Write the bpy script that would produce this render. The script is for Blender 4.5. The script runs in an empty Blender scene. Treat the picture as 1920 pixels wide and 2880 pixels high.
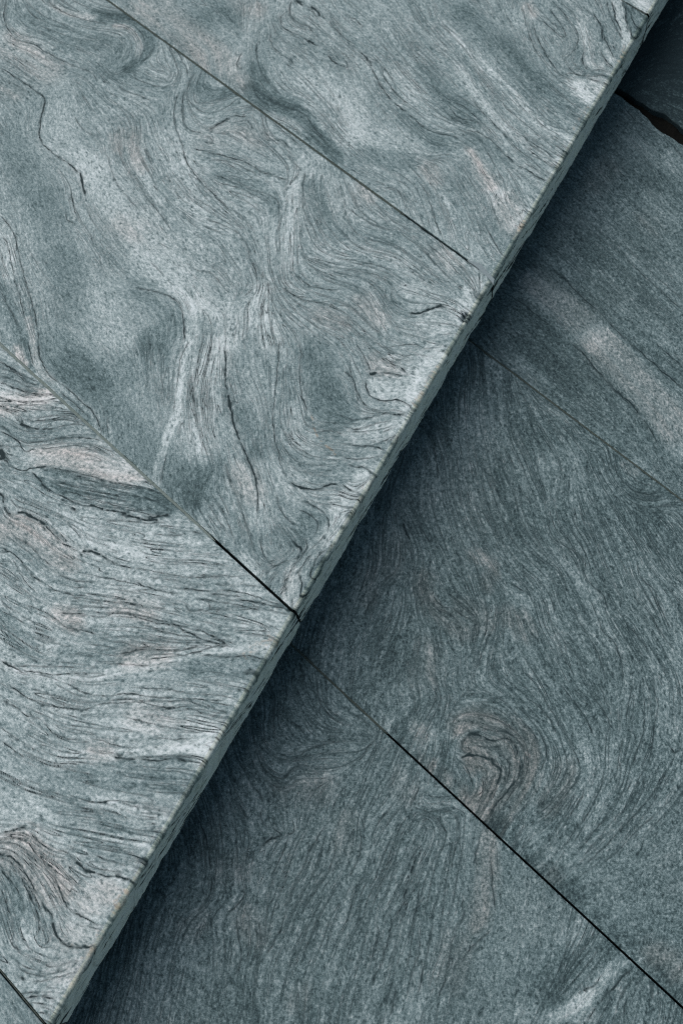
import bpy, math
import numpy as np

# ------------------------------------------------------------------ camera, world, light, exposure
scene = bpy.context.scene
COL = scene.collection
FPX = 2287.0            # focal length in pixels of a 1568 x 2352 picture
STEP = 0.15             # height of the step between the two levels
CAMZ = 1.70

def cam_axes(nx=138.0, ny=877.0):
    d = np.array([nx, -ny, -FPX]); d /= np.linalg.norm(d)
    Z = -d; X = np.array([1.0, 0, 0]) - Z[0] * Z; X /= np.linalg.norm(X)
    return np.array([X, np.cross(Z, X), Z])
RC = cam_axes()

cam_d = bpy.data.cameras.new("camera"); cam = bpy.data.objects.new("camera", cam_d); COL.objects.link(cam)
from mathutils import Matrix
mw = Matrix([[RC[i][k] for k in range(3)] for i in range(3)]).to_4x4()
mw.translation = (0, 0, CAMZ)
cam.matrix_world = mw
cam_d.sensor_fit = 'VERTICAL'; cam_d.sensor_height = 36.0; cam_d.lens = 36.0 * FPX / 2352.0
cam_d.clip_start = 0.05; cam_d.clip_end = 500
cam_d.dof.use_dof = True; cam_d.dof.focus_distance = 1.62; cam_d.dof.aperture_fstop = 4.5
scene.camera = cam

SUN_AZ, SUN_EL = math.radians(158), math.radians(48)      # soft light comes from behind the step, left
w = bpy.data.worlds.new("World"); scene.world = w; w.use_nodes = True
nt = w.node_tree; nt.nodes.clear()
sky = nt.nodes.new('ShaderNodeTexSky'); sky.sky_type = 'NISHITA'; sky.sun_disc = False
sky.sun_elevation = SUN_EL; sky.sun_rotation = math.radians(90) - SUN_AZ
sky.air_density = 1.0; sky.dust_density = 3.0; sky.ozone_density = 1.0
bg = nt.nodes.new('ShaderNodeBackground'); bg.inputs[1].default_value = 0.06
wo = nt.nodes.new('ShaderNodeOutputWorld')
tint = nt.nodes.new('ShaderNodeMix'); tint.data_type = 'RGBA'; tint.blend_type = 'MULTIPLY'      # thin overcast takes the violet out of the sky
tint.inputs[0].default_value = 1.0; tint.inputs[7].default_value = (0.93, 1.04, 0.90, 1)
nt.links.new(sky.outputs[0], tint.inputs[6]); nt.links.new(tint.outputs[2], bg.inputs[0]); nt.links.new(bg.outputs[0], wo.inputs[0])

sd = bpy.data.lights.new("sun", 'SUN'); sd.energy = 1.9; sd.angle = math.radians(78); sd.color = (0.915, 0.945, 1.0)
sun = bpy.data.objects.new("sun", sd); COL.objects.link(sun)
from mathutils import Vector
sdir = Vector((math.cos(SUN_EL) * math.cos(SUN_AZ), math.cos(SUN_EL) * math.sin(SUN_AZ), math.sin(SUN_EL)))
sun.rotation_euler = sdir.to_track_quat('Z', 'Y').to_euler(); sun.location = (0, 0, 5)
scene.cycles.use_denoising = False; scene.cycles.filter_width = 1.0
scene.view_settings.view_transform = 'Standard'; scene.view_settings.look = 'None'
scene.view_settings.exposure = 0.50; scene.view_settings.gamma = 1.0; scene.view_settings.use_curve_mapping = False

# ------------------------------------------------------------------ the paving plan, in metres
# E runs along the step edge, J along the slab joints towards the lower level
def unproject(px, py, z):
    v = np.stack([px - 784.0, -(py - 1176.0), -FPX * np.ones_like(px)], -1) @ RC.T
    t = (z - CAMZ) / v[..., 2]
    return v[..., :2] * t[..., None]
O = np.array([-0.16045, 0.42473])
EV = np.array([math.cos(math.radians(60.57)), math.sin(math.radians(60.57))])
JV = np.array([math.cos(math.radians(-43.2)), math.sin(math.radians(-43.2))])
MI = np.linalg.inv(np.stack([EV, JV], 1))
NV = np.array([EV[1], -EV[0]])            # horizontal normal of the step edge, pointing out over the lower level
DS = 0.00122
THK = 0.073                               # thickness of the upper slabs

rng = np.random.default_rng(11)

def smooth(a, b, x):
    t = np.clip((x - a) / (b - a), 0, 1); return t * t * (3 - 2 * t)

_lat = np.random.default_rng(5).random((257, 257))
def vnoise(X, Y, scale, seed=0):
    """value noise in -1..1 at world coordinates"""
    x = X * scale + seed * 17.31 + 1000.0; y = Y * scale + seed * 7.77 + 1000.0
    xi = np.floor(x).astype(int); yi = np.floor(y).astype(int); fx = x - xi; fy = y - yi
    fx = fx * fx * (3 - 2 * fx); fy = fy * fy * (3 - 2 * fy)
    a = _lat[xi % 257, yi % 257]; b = _lat[(xi + 1) % 257, yi % 257]
    c = _lat[xi % 257, (yi + 1) % 257]; d = _lat[(xi + 1) % 257, (yi + 1) % 257]
    return ((a * (1 - fx) + b * fx) * (1 - fy) + (c * (1 - fx) + d * fx) * fy) * 2 - 1
def fbm(X, Y, scale, seed=0, oct=3):
    r = 0; a = 1.0; n = 0
    for o in range(oct):
        r = r + a * vnoise(X, Y, scale * 2 ** o, seed + o * 3); n += a; a *= 0.5
    return r / n * 1.4

def blur(a, r):
    for ax in (0, 1):
        k = np.exp(-0.5 * (np.arange(-int(3 * r) - 1, int(3 * r) + 2) / r) ** 2); k /= k.sum()
        h = len(k) // 2
        p = np.pad(a, ((h, h), (0, 0)) if ax == 0 else ((0, 0), (h, h)), mode='edge')
        out = 0
        for q, kk in enumerate(k):
            out = out + kk * (p[q:q + a.shape[0]] if ax == 0 else p[:, q:q + a.shape[1]])
        a = out
    return a

def bil(a, x, y):
    x = np.clip(x, 0, a.shape[0] - 1.001); y = np.clip(y, 0, a.shape[1] - 1.001)
    xi = x.astype(np.int32); yi = y.astype(np.int32); fx = x - xi; fy = y - yi
    f = a.ravel(); k = xi * a.shape[1] + yi; n = a.shape[1]
    return (f[k] * (1 - fy) + f[k + 1] * fy) * (1 - fx) + (f[k + n] * (1 - fy) + f[k + n + 1] * fy) * fx

def lic(noise, dx, dy, L, h=1.0):
    """smear noise along the (undirected) flow field, L steps each way"""
    n0, n1 = noise.shape
    gx, gy = np.meshgrid(np.arange(n0, dtype=np.float32), np.arange(n1, dtype=np.float32), indexing='ij')
    acc = noise.astype(np.float32).copy(); tot = 1.0
    for sgn in (1, -1):
        px, py = gx.copy(), gy.copy(); ux, uy = dx * sgn, dy * sgn
        vx, vy = ux.copy(), uy.copy()
        for s in range(L):
            px += vx * h; py += vy * h
            xi = np.clip(px + .5, 0, n0 - 1).astype(np.int32); yi = np.clip(py + .5, 0, n1 - 1).astype(np.int32)
            k = xi * n1 + yi
            nx = dx.ravel()[k]; ny = dy.ravel()[k]
            fl = np.sign(nx * vx + ny * vy); fl[fl == 0] = 1
            vx = nx * fl; vy = ny * fl
            wgt = 1 - s / L
            acc += wgt * bil(noise, px, py).astype(np.float32); tot += wgt
    acc /= tot
    return (acc - acc.mean()) / (acc.std() + 1e-9)

# ------------------------------------------------------------------ the figure of each stone
CROP = {'A': (0, 0, 1.63333), 'B': (960, 0, 1.63333), 'C': (0, 960, 1.63333), 'D': (960, 960, 1.63333),
        'E': (0, 1920, 1.63333), 'F': (960, 1920, 1.63333), 'G': (280, 0, 2.17778), 'K': (0, 940, 2.45),
        'H': (1440, 150, 3.26667), 'Z': (1620, 0, 4.70333), 'Q': (0, 2500, 3.136), 'W': (1300, 900, 2.529),
        'V': (700, 1600, 5.22667), 'Y': (1200, 600, 3.92)}
FIG_U2 = """
A v 1.4 .55: 30,0 20,80 50,150 90,185 160,205 230,250 330,300 420,330 450,370
A v 1.6 .7: 0,310 60,345 130,390 190,435 210,465 190,540 185,630 215,680 270,720 330,760 370,800
A v 2.2 .8: 370,785 382,850 395,905
A v 1.6 .5: 330,870 338,940 365,1010
A v 1.4 .5: 300,960 310,1010 350,1030
A t 14 .12 .6: 240,10 280,45 330,62 420,80
A p 14 .5: 240,10 280,45 330,62 420,80
A v 1.3 .6: 215,0 262,42 330,70 420,98 500,108
A v 1.3 .6: 330,0 420,45 500,65 600,62
A t 22 -.20 .7: 470,85 570,88 650,120 690,175 690,220 650,270 590,310
A t 16 -.14 .7: 440,50 540,68 640,85 700,130
A t 9 .20 .5: 530,118 590,128 630,170 648,215 635,260
A p 12 .6: 530,118 590,128 630,170 648,215 635,260
A f: 490,130 570,150 600,200 590,260 540,300
A f: 700,150 712,210 680,260 620,300 560,330
A T 60 -.09: 90,60 200,120 350,180 500,200 560,250
A T 50 -.09: 480,320 600,360 700,400 760,420
A v 1.2 .5: 540,390 580,420 640,440 700,465 
A v 1 .5: 590,340 660,380 740,400 800,390
A v 1.2 .6: 800,215 835,270 860,320 862,360 
A v 1 .45: 770,200 800,270 820,330 800,390
A v 1 .4: 680,290 720,320 770,330 
A v 1.6 .6: 860,400 842,450 836,520 852,570 880,600 940,612
A v 1.4 .5: 820,430 800,500 805,580 832,650 850,720 880,780 930,840 990,900 1050,955
A v 1.4 .55: 905,330 870,380 862,440 890,490 930,520
A f: 930,310 890,380 880,440 900,490 960,510 1040,480 1100,440
A t 30 -.14 .7: 900,395 940,410 1000,430 1040,420
A v 1.2 .4: 890,410 900,470 950,470 1050,450
A v 2.4 .8: 970,590 1010,570 1045,545
A v 1.6 .6: 1045,545 1080,530 1110,535 1130,520
A v 1.2 .5: 1120,500 1175,490 1210,510 1225,570 1235,620
A v 1.4 .5: 1200,520 1215,590 1235,630 1290,670
A v 1.4 .55: 1260,640 1300,650 1330,690 
A v 1.2 .5: 1240,545 1290,590 1340,640 1400,680
A v 1.2 .5: 930,640 960,625 975,655 945,665
A P 70 .45: 950,640 1080,620 1180,640
A T 50 .06: 1000,640 1120,640
A v 1.6 .6: 880,680 970,700 1050,722 1130,745 1200,790 1270,812 1330,830
A v 1.3 .5: 960,735 1040,740 1120,770 1210,820
A v 1.3 .5: 980,800 1060,830 1150,870 1230,890 1275,930 1280,1000 
A v 1.3 .5: 1000,835 1090,860 1180,900 1240,930
A t 36 -.10 .8: 1000,780 1120,830 1230,900 1280,960
A v 1.4 .6: 940,850 1000,915 1060,970
A f: 1280,1000 1262,1080 1245,1150 1250,1230 1290,1300
A v 1.4 .5: 1400,790 1390,900 1400,980 1440,1050 1455,1110
A f: 1450,1110 1490,1150 1568,1180
A f: 1350,760 1330,850 1320,950 1310,1050 1320,1150 1310,1250 1295,1300
A t 20 .12 .7: 1390,730 1350,850 1330,950 1325,1100 1315,1230
A t 14 .10 .7: 1390,900 1360,1010 1350,1150 1340,1250
A v 1.4 .55: 1290,1310 1330,1345 1400,1380 1480,1395 1568,1430
A v 1.2 .5: 1350,1255 1420,1310 1500,1330 1568,1330
A v 1 .5: 1420,1180 1490,1200 1568,1225
A t 50 -.14 .7: 1440,860 1480,980 1540,1090
A v 1.4 .45: 1340,740 1370,770 1365,810 1330,840
A v 1.3 .4: 480,650 500,740 530,830 580,900 640,960
A v 1.3 .45: 540,660 560,740 620,830 680,910 740,990 790,1060
A v 1.3 .4: 640,610 632,690 670,760 720,860 
A t 16 .14 .7: 610,640 630,750 680,850 740,930
A P 40 .6: 610,620 615,700 640,770
A P 30 .6: 545,620 550,680
A v 1.2 .4: 340,530 380,590 440,630
A v 1 .4: 800,870 840,920 880,940
A v 1.2 .45: 930,1000 1040,1040 1110,1090 1135,1140 1150,1190 1180,1230
A v 1.2 .45: 1110,1080 1140,1150 1165,1220 1180,1290 1170,1345
A v 1.2 .45: 850,1200 910,1240 960,1250 1010,1295 1050,1350
A v 1.2 .4: 720,1110 790,1150
A v 2 .8: 812,1205 824,1225
A v 1.8 .55: 200,1190 230,1220
A v 1.2 .35: 690,1200 760,1270
A v 1.4 .6: 0,990 40,1030 72,1100 95,1200 122,1300 150,1400 172,1500 182,1568
A v 1.2 .6: 0,1085 30,1110 50,1180 62,1260 90,1360 120,1480
A t 26 .18 .6: 0,1090 22,1170 40,1260
A t 20 .14 .6: 0,1010 40,1080 70,1180
A t 34 -.16 .7: 0,1330 40,1420 80,1500 110,1568
A v 1.2 .5: 0,1330 50,1430 90,1520
A t 14 .22 .5: 130,1470 145,1520 150,1568
A p 14 .5: 130,1470 145,1520 150,1568
A f: 90,1000 140,1150 220,1300 300,1450 400,1568
A v 1 .3: 140,1150 200,1260 270,1340
A T 90 .11 .9: 60,180 200,300 300,430 280,560 330,660 420,760
A T 110 .12 .9: 420,760 520,900 640,1020 700,1150 760,1250 860,1360
A T 60 .12 .9: 760,620 800,740 840,860 900,960
A P 90 .6: 60,210 140,260 220,330
A P 60 .5: 30,400 70,420
A P 60 .4: 560,1030 620,1060
A s 120 -.8: 250,400 300,600 500,900 650,1100 780,1280
A T 90 -.12 .9: 40,640 130,800 230,950 250,1100 300,1250 330,1400
A T 70 -.15 .8: 640,1330 760,1400 780,1500 700,1568
A T 60 .08: 430,1370 520,1480 560,1568
A s 160 -.7: 100,700 200,1000 350,1300 600,1450
A v 1.5 .6: 620,1325 690,1335 760,1352 815,1390 840,1450 850,1568
A t 24 .16 .5: 800,1340 850,1390 868,1450 872,1568
A t 60 .15 .8: 930,1400 1000,1420 1080,1480 1050,1568
A t 50 .18 .8: 1200,1330 1180,1420 1220,1500 1240,1568
A f: 1250,1260 1270,1360 1330,1440 1420,1500 1530,1560
A f: 1290,1330 1380,1420 1480,1480 1568,1500
A P 50 .5: 1480,1450 1568,1480
A f: 1180,1340 1100,1380 1060,1450 1040,1568
A f: 1220,1340 1200,1440 1180,1568
A t 8 .18 .5: 1300,1290 1360,1330 1400,1345
C T 100 -.11 .8: 250,30 420,150 600,120 700,60
C T 110 -.15 .8: 330,120 480,320 620,470 760,600 900,700
C T 60 -.10: 950,560 850,640 860,720
C s 190 -.8: 300,50 500,300 650,450 700,550
C v 1.2 .5: 862,0 832,80 818,170 803,260 800,330
C v 1.2 .5: 765,520 745,600 735,660
C t 15 .24 .45: 868,10 840,80 828,170 818,270 810,350 780,400 760,470 738,540 720,630 718,660
C s 16 -.9: 868,10 828,170 810,350 760,470 718,660
C f: 240,50 300,110 330,130
C t 8 .12: 240,55 290,100 340,130
C v 1.4 .6: 180,0 182,70 225,155 300,210 370,270 430,330 462,395 466,430
C v 1.2 .5: 130,0 140,60 160,120
C t 12 .20 .5: 150,0 160,60 178,120 240,180 320,235 400,300 445,350 455,420
C p 12 .4: 150,0 160,60 178,120 240,180
C t 10 -.14 .5: 120,10 130,90 150,140
C t 11 .18 .5: 85,30 95,70 120,105
C P 16 .7: 85,30 100,80 120,105
C v 1.2 .5: 270,225 330,275 380,320 430,370
C v 1.1 .4: 497,330 495,400 500,440
C t 6 .16: 505,350 508,430 520,465
C v 1 .3: 450,250 480,330 485,430
C f: 740,180 742,260 770,330
C f: 600,300 640,450 700,560
C v 1 .3: 742,200 744,300
C v 1.6 .65: 1030,20 1038,100 1035,180 1050,250
C v 2.4 .85: 1050,255 1062,320 1075,380 1100,450
C v 1.8 .7: 1100,450 1130,520 1155,580 1178,650 1185,720 1185,790
C f: 1185,790 1180,860 1200,950
C t 60 .17 .8: 1000,30 950,150 950,260 940,400 970,520
C t 40 .12 .8: 880,100 860,250 860,380 900,520
C f: 900,0 880,150 885,300 920,400 950,500 1000,600
C v 1 .4: 885,300 900,370 925,440 950,520
C v 1 .35: 940,330 960,420 990,500
C t 50 -.10: 1010,560 950,640 900,720
C t 26 .14 .7: 1080,560 1140,650 1170,760 1150,840
C P 50 .45: 1100,600 1160,700
C f: 1100,0 1120,150 1180,250 1205,400 1205,550 1230,650
C t 26 -.10 .8: 1120,330 1170,420 1190,520
C v 1.2 .5: 1370,0 1385,60 1375,140 1385,230 1400,300
C v 1.6 .6: 1370,230 1395,275 1412,330
C v 1.2 .55: 1280,0 1272,150 1262,250 1252,350 1265,450 1290,560 1322,640 
C v 1.8 .75: 1322,640 1380,672 1450,682 1490,670 1530,655 1568,665
C T 80 -.16 .8: 1460,60 1480,180 1520,280 1568,330
C s 90 -.5: 1460,60 1480,180 1520,280
C f: 1400,0 1420,150 1430,260 1480,350 1568,380
C v 1 .4: 1250,470 1310,550 1390,600 1480,600 1568,580
C v 1 .45: 1300,400 1340,470 1400,510 1490,540 1568,555
C v 1 .4: 1290,470 1350,540 1430,570 1568,560
C v 1.1 .45: 1470,370 1510,372 1568,378
C v 1.1 .5: 1440,415 1500,410 1568,415
C O 3 .8: 1430,340 1445,400 1472,455 1512,495 1550,530
C o 3.5 .8 .5: 1430,340 1445,400 1472,455 1512,495 1550,530
C t 40 .18 .8: 1350,330 1340,430 1400,470
C t 60 .14 .8: 1290,600 1380,700 1450,740 1540,720
C t 40 .12 .8: 1200,560 1230,700 1220,830
C v 1.4 .6: 1375,735 1430,748 1485,790 1510,840 1502,880
C v 1.2 .5: 1360,770 1430,800 1460,850 1440,900
C v 1.2 .5: 1502,880 1460,925 1420,960
C v 2.0 .7: 1335,905 1362,935 1388,955 1372,990 1340,1000
C v 1.4 .55: 1340,1000 1290,1022 1240,1050 1210,1090
C v 1.3 .5: 1395,900 1410,940 1390,985 1330,1040
C v 1.2 .5: 1200,880 1202,960 1235,1010 1275,1000
C v 1.1 .45: 1210,1000 1260,1030 1310,1010
C T 40 -.12: 1400,800 1420,860 1370,900
C v 1.3 .5: 1000,740 1040,820 1075,910
C v 1.6 .6: 1100,765 1128,830 1150,900 1160,960
C v 1.2 .5: 890,790 930,860 990,915 1030,960 1080,1000
C v 1.2 .4: 950,740 1000,820 1050,880
C f: 1260,680 1285,780 1340,830
C v 1.3 .5: 1270,700 1290,780 1340,830 1380,850
C v 1.4 .6: 1280,1150 1300,1130 1312,1080 1320,1040
C t 26 .20 .5: 1335,1190 1335,1120 1350,1060
C t 20 .2 .5: 1120,1000 1170,1050
C P 30 .5: 1340,1180 1345,1080
C v 1.2 .55: 1378,1200 1385,1110 1375,1060 1410,1000 1450,970
C v 1.4 .55: 1440,1130 1430,1060 1460,990 1500,950
C t 14 -.14 .6: 1440,1140 1440,1060 1470,990
C t 30 .18 .6: 1500,900 1530,860 1568,830
B v 1 .4: 10,905 20,990 60,1060 130,1100 220,1125 320,1180 420,1260 520,1310
B v 1.1 .4: 0,1060 60,1120 160,1160 250,1165
B v 1.1 .5: 0,1190 100,1205 200,1230 270,1275
B v 1.1 .5: 0,1240 120,1250 210,1290 240,1340 
B v 1.2 .5: 230,1330 235,1390 300,1435
B v 2.2 .8: 300,1436 350,1440 400,1420 450,1408 485,1412
B v 1.2 .5: 485,1412 530,1430 580,1465
B v 1 .5: 30,960 90,1000 160,1040 240,1060
B f: 100,880 160,960 260,1060 380,1150
B v 1.2 .45: 380,1110 450,1165 520,1235 580,1300 625,1380
B v 1.2 .5: 350,1120 430,1210 510,1290 560,1340
B v 1.2 .45: 430,1080 490,1160 560,1230 600,1290
B v 1.5 .55: 638,1240 632,1300 632,1370 
B v 1.6 .6: 440,1110 448,1125
B T 26 .2 .6: 470,1170 500,1210
B P 40 .5: 440,1150 520,1230
B T 60 -.09: 40,1060 200,1110
B T 60 -.08: 30,1290 160,1330 250,1400
B t 20 .14: 100,1140 220,1170 330,1230
B t 14 .14: 120,1310 160,1400 200,1500
B P 60 .5: 80,1400 160,1470
B P 40 .5: 100,860 130,900
B t 26 .14: 290,1330 420,1370 540,1420
B v 1 .45: 440,1540 520,1530 560,1545
B f: 0,1320 100,1350 180,1430 230,1530
B f: 300,1300 400,1350 500,1380
B T 50 .16 .6: 620,1320 600,1400 570,1470
B T 40 .16: 380,1480 480,1500
B v 1.8 .6: 540,1500 555,1520 545,1550
D v 1.3 .55: 60,0 95,55 125,110 140,150
D v 3.2 .9: 136,152 150,150 156,146
D v 1.2 .6: 155,145 200,146 260,155 290,160
D v 1.8 .8: 285,160 318,154
D v 1.1 .5: 195,60 222,95 262,115
D v 1.8 .7: 262,115 292,140 305,152
D v 1.3 .55: 0,130 50,170 65,220 75,270 80,300
D v 1.5 .65: 110,170 118,230 155,265 215,272 250,268 300,285 318,310 322,335
D v 1.3 .55: 35,110 60,200 95,280 150,320 230,335 300,335
D v 1.4 .6: 60,270 90,300 
D v 1.2 .6: 0,340 60,362 150,345 230,330 290,350
D v 1.2 .5: 0,390 80,402 160,378 240,360
D v 1.4 .6: 0,470 100,480 180,465 240,435 265,415
D v 1.2 .6: 80,490 150,480 210,510
D v 1.3 .6: 20,560 60,580 100,578 150,605
D v 1.2 .5: 0,530 70,540 150,530 200,520
D v 1.4 .6: 0,650 40,680 65,690
D v 1.2 .5: 140,600 110,650 60,690
D v 1.1 .5: 150,0 240,50 290,65 350,62 440,75
D v 1.1 .5: 210,30 300,15 360,20
D v 1 .4: 320,0 380,30 450,30
D T 70 .20 .6: 180,210 260,230 330,200
D T 60 .18 .6: 250,100 340,110 420,60
D T 40 .16 .6: 60,430 150,420 240,400
D T 60 .20 .6: 0,760 50,720 110,650
D s 70 -.9: 180,210 260,230 330,200 400,110
D v 1.4 .6: 225,500 245,450 270,415
D v 1.3 .5: 0,870 30,830
D P 50 .5: 170,100 230,120
D T 12 .15: 400,70 340,180 280,400 
D o 5 .5 .8: 440,110 380,210 335,290
D o 3 .4 .8: 90,690 110,640 
D T 40 .10 .7: 470,60 380,200 300,330 240,430
D T 60 .10 .7: 140,560 90,660 20,780
C T 70 .09 .8: 1568,880 1450,1060 1330,1200
B T 50 .08 .7: 640,1260 560,1420
G T 70 .09 .8: 520,850 560,980 620,1040
"""
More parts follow.
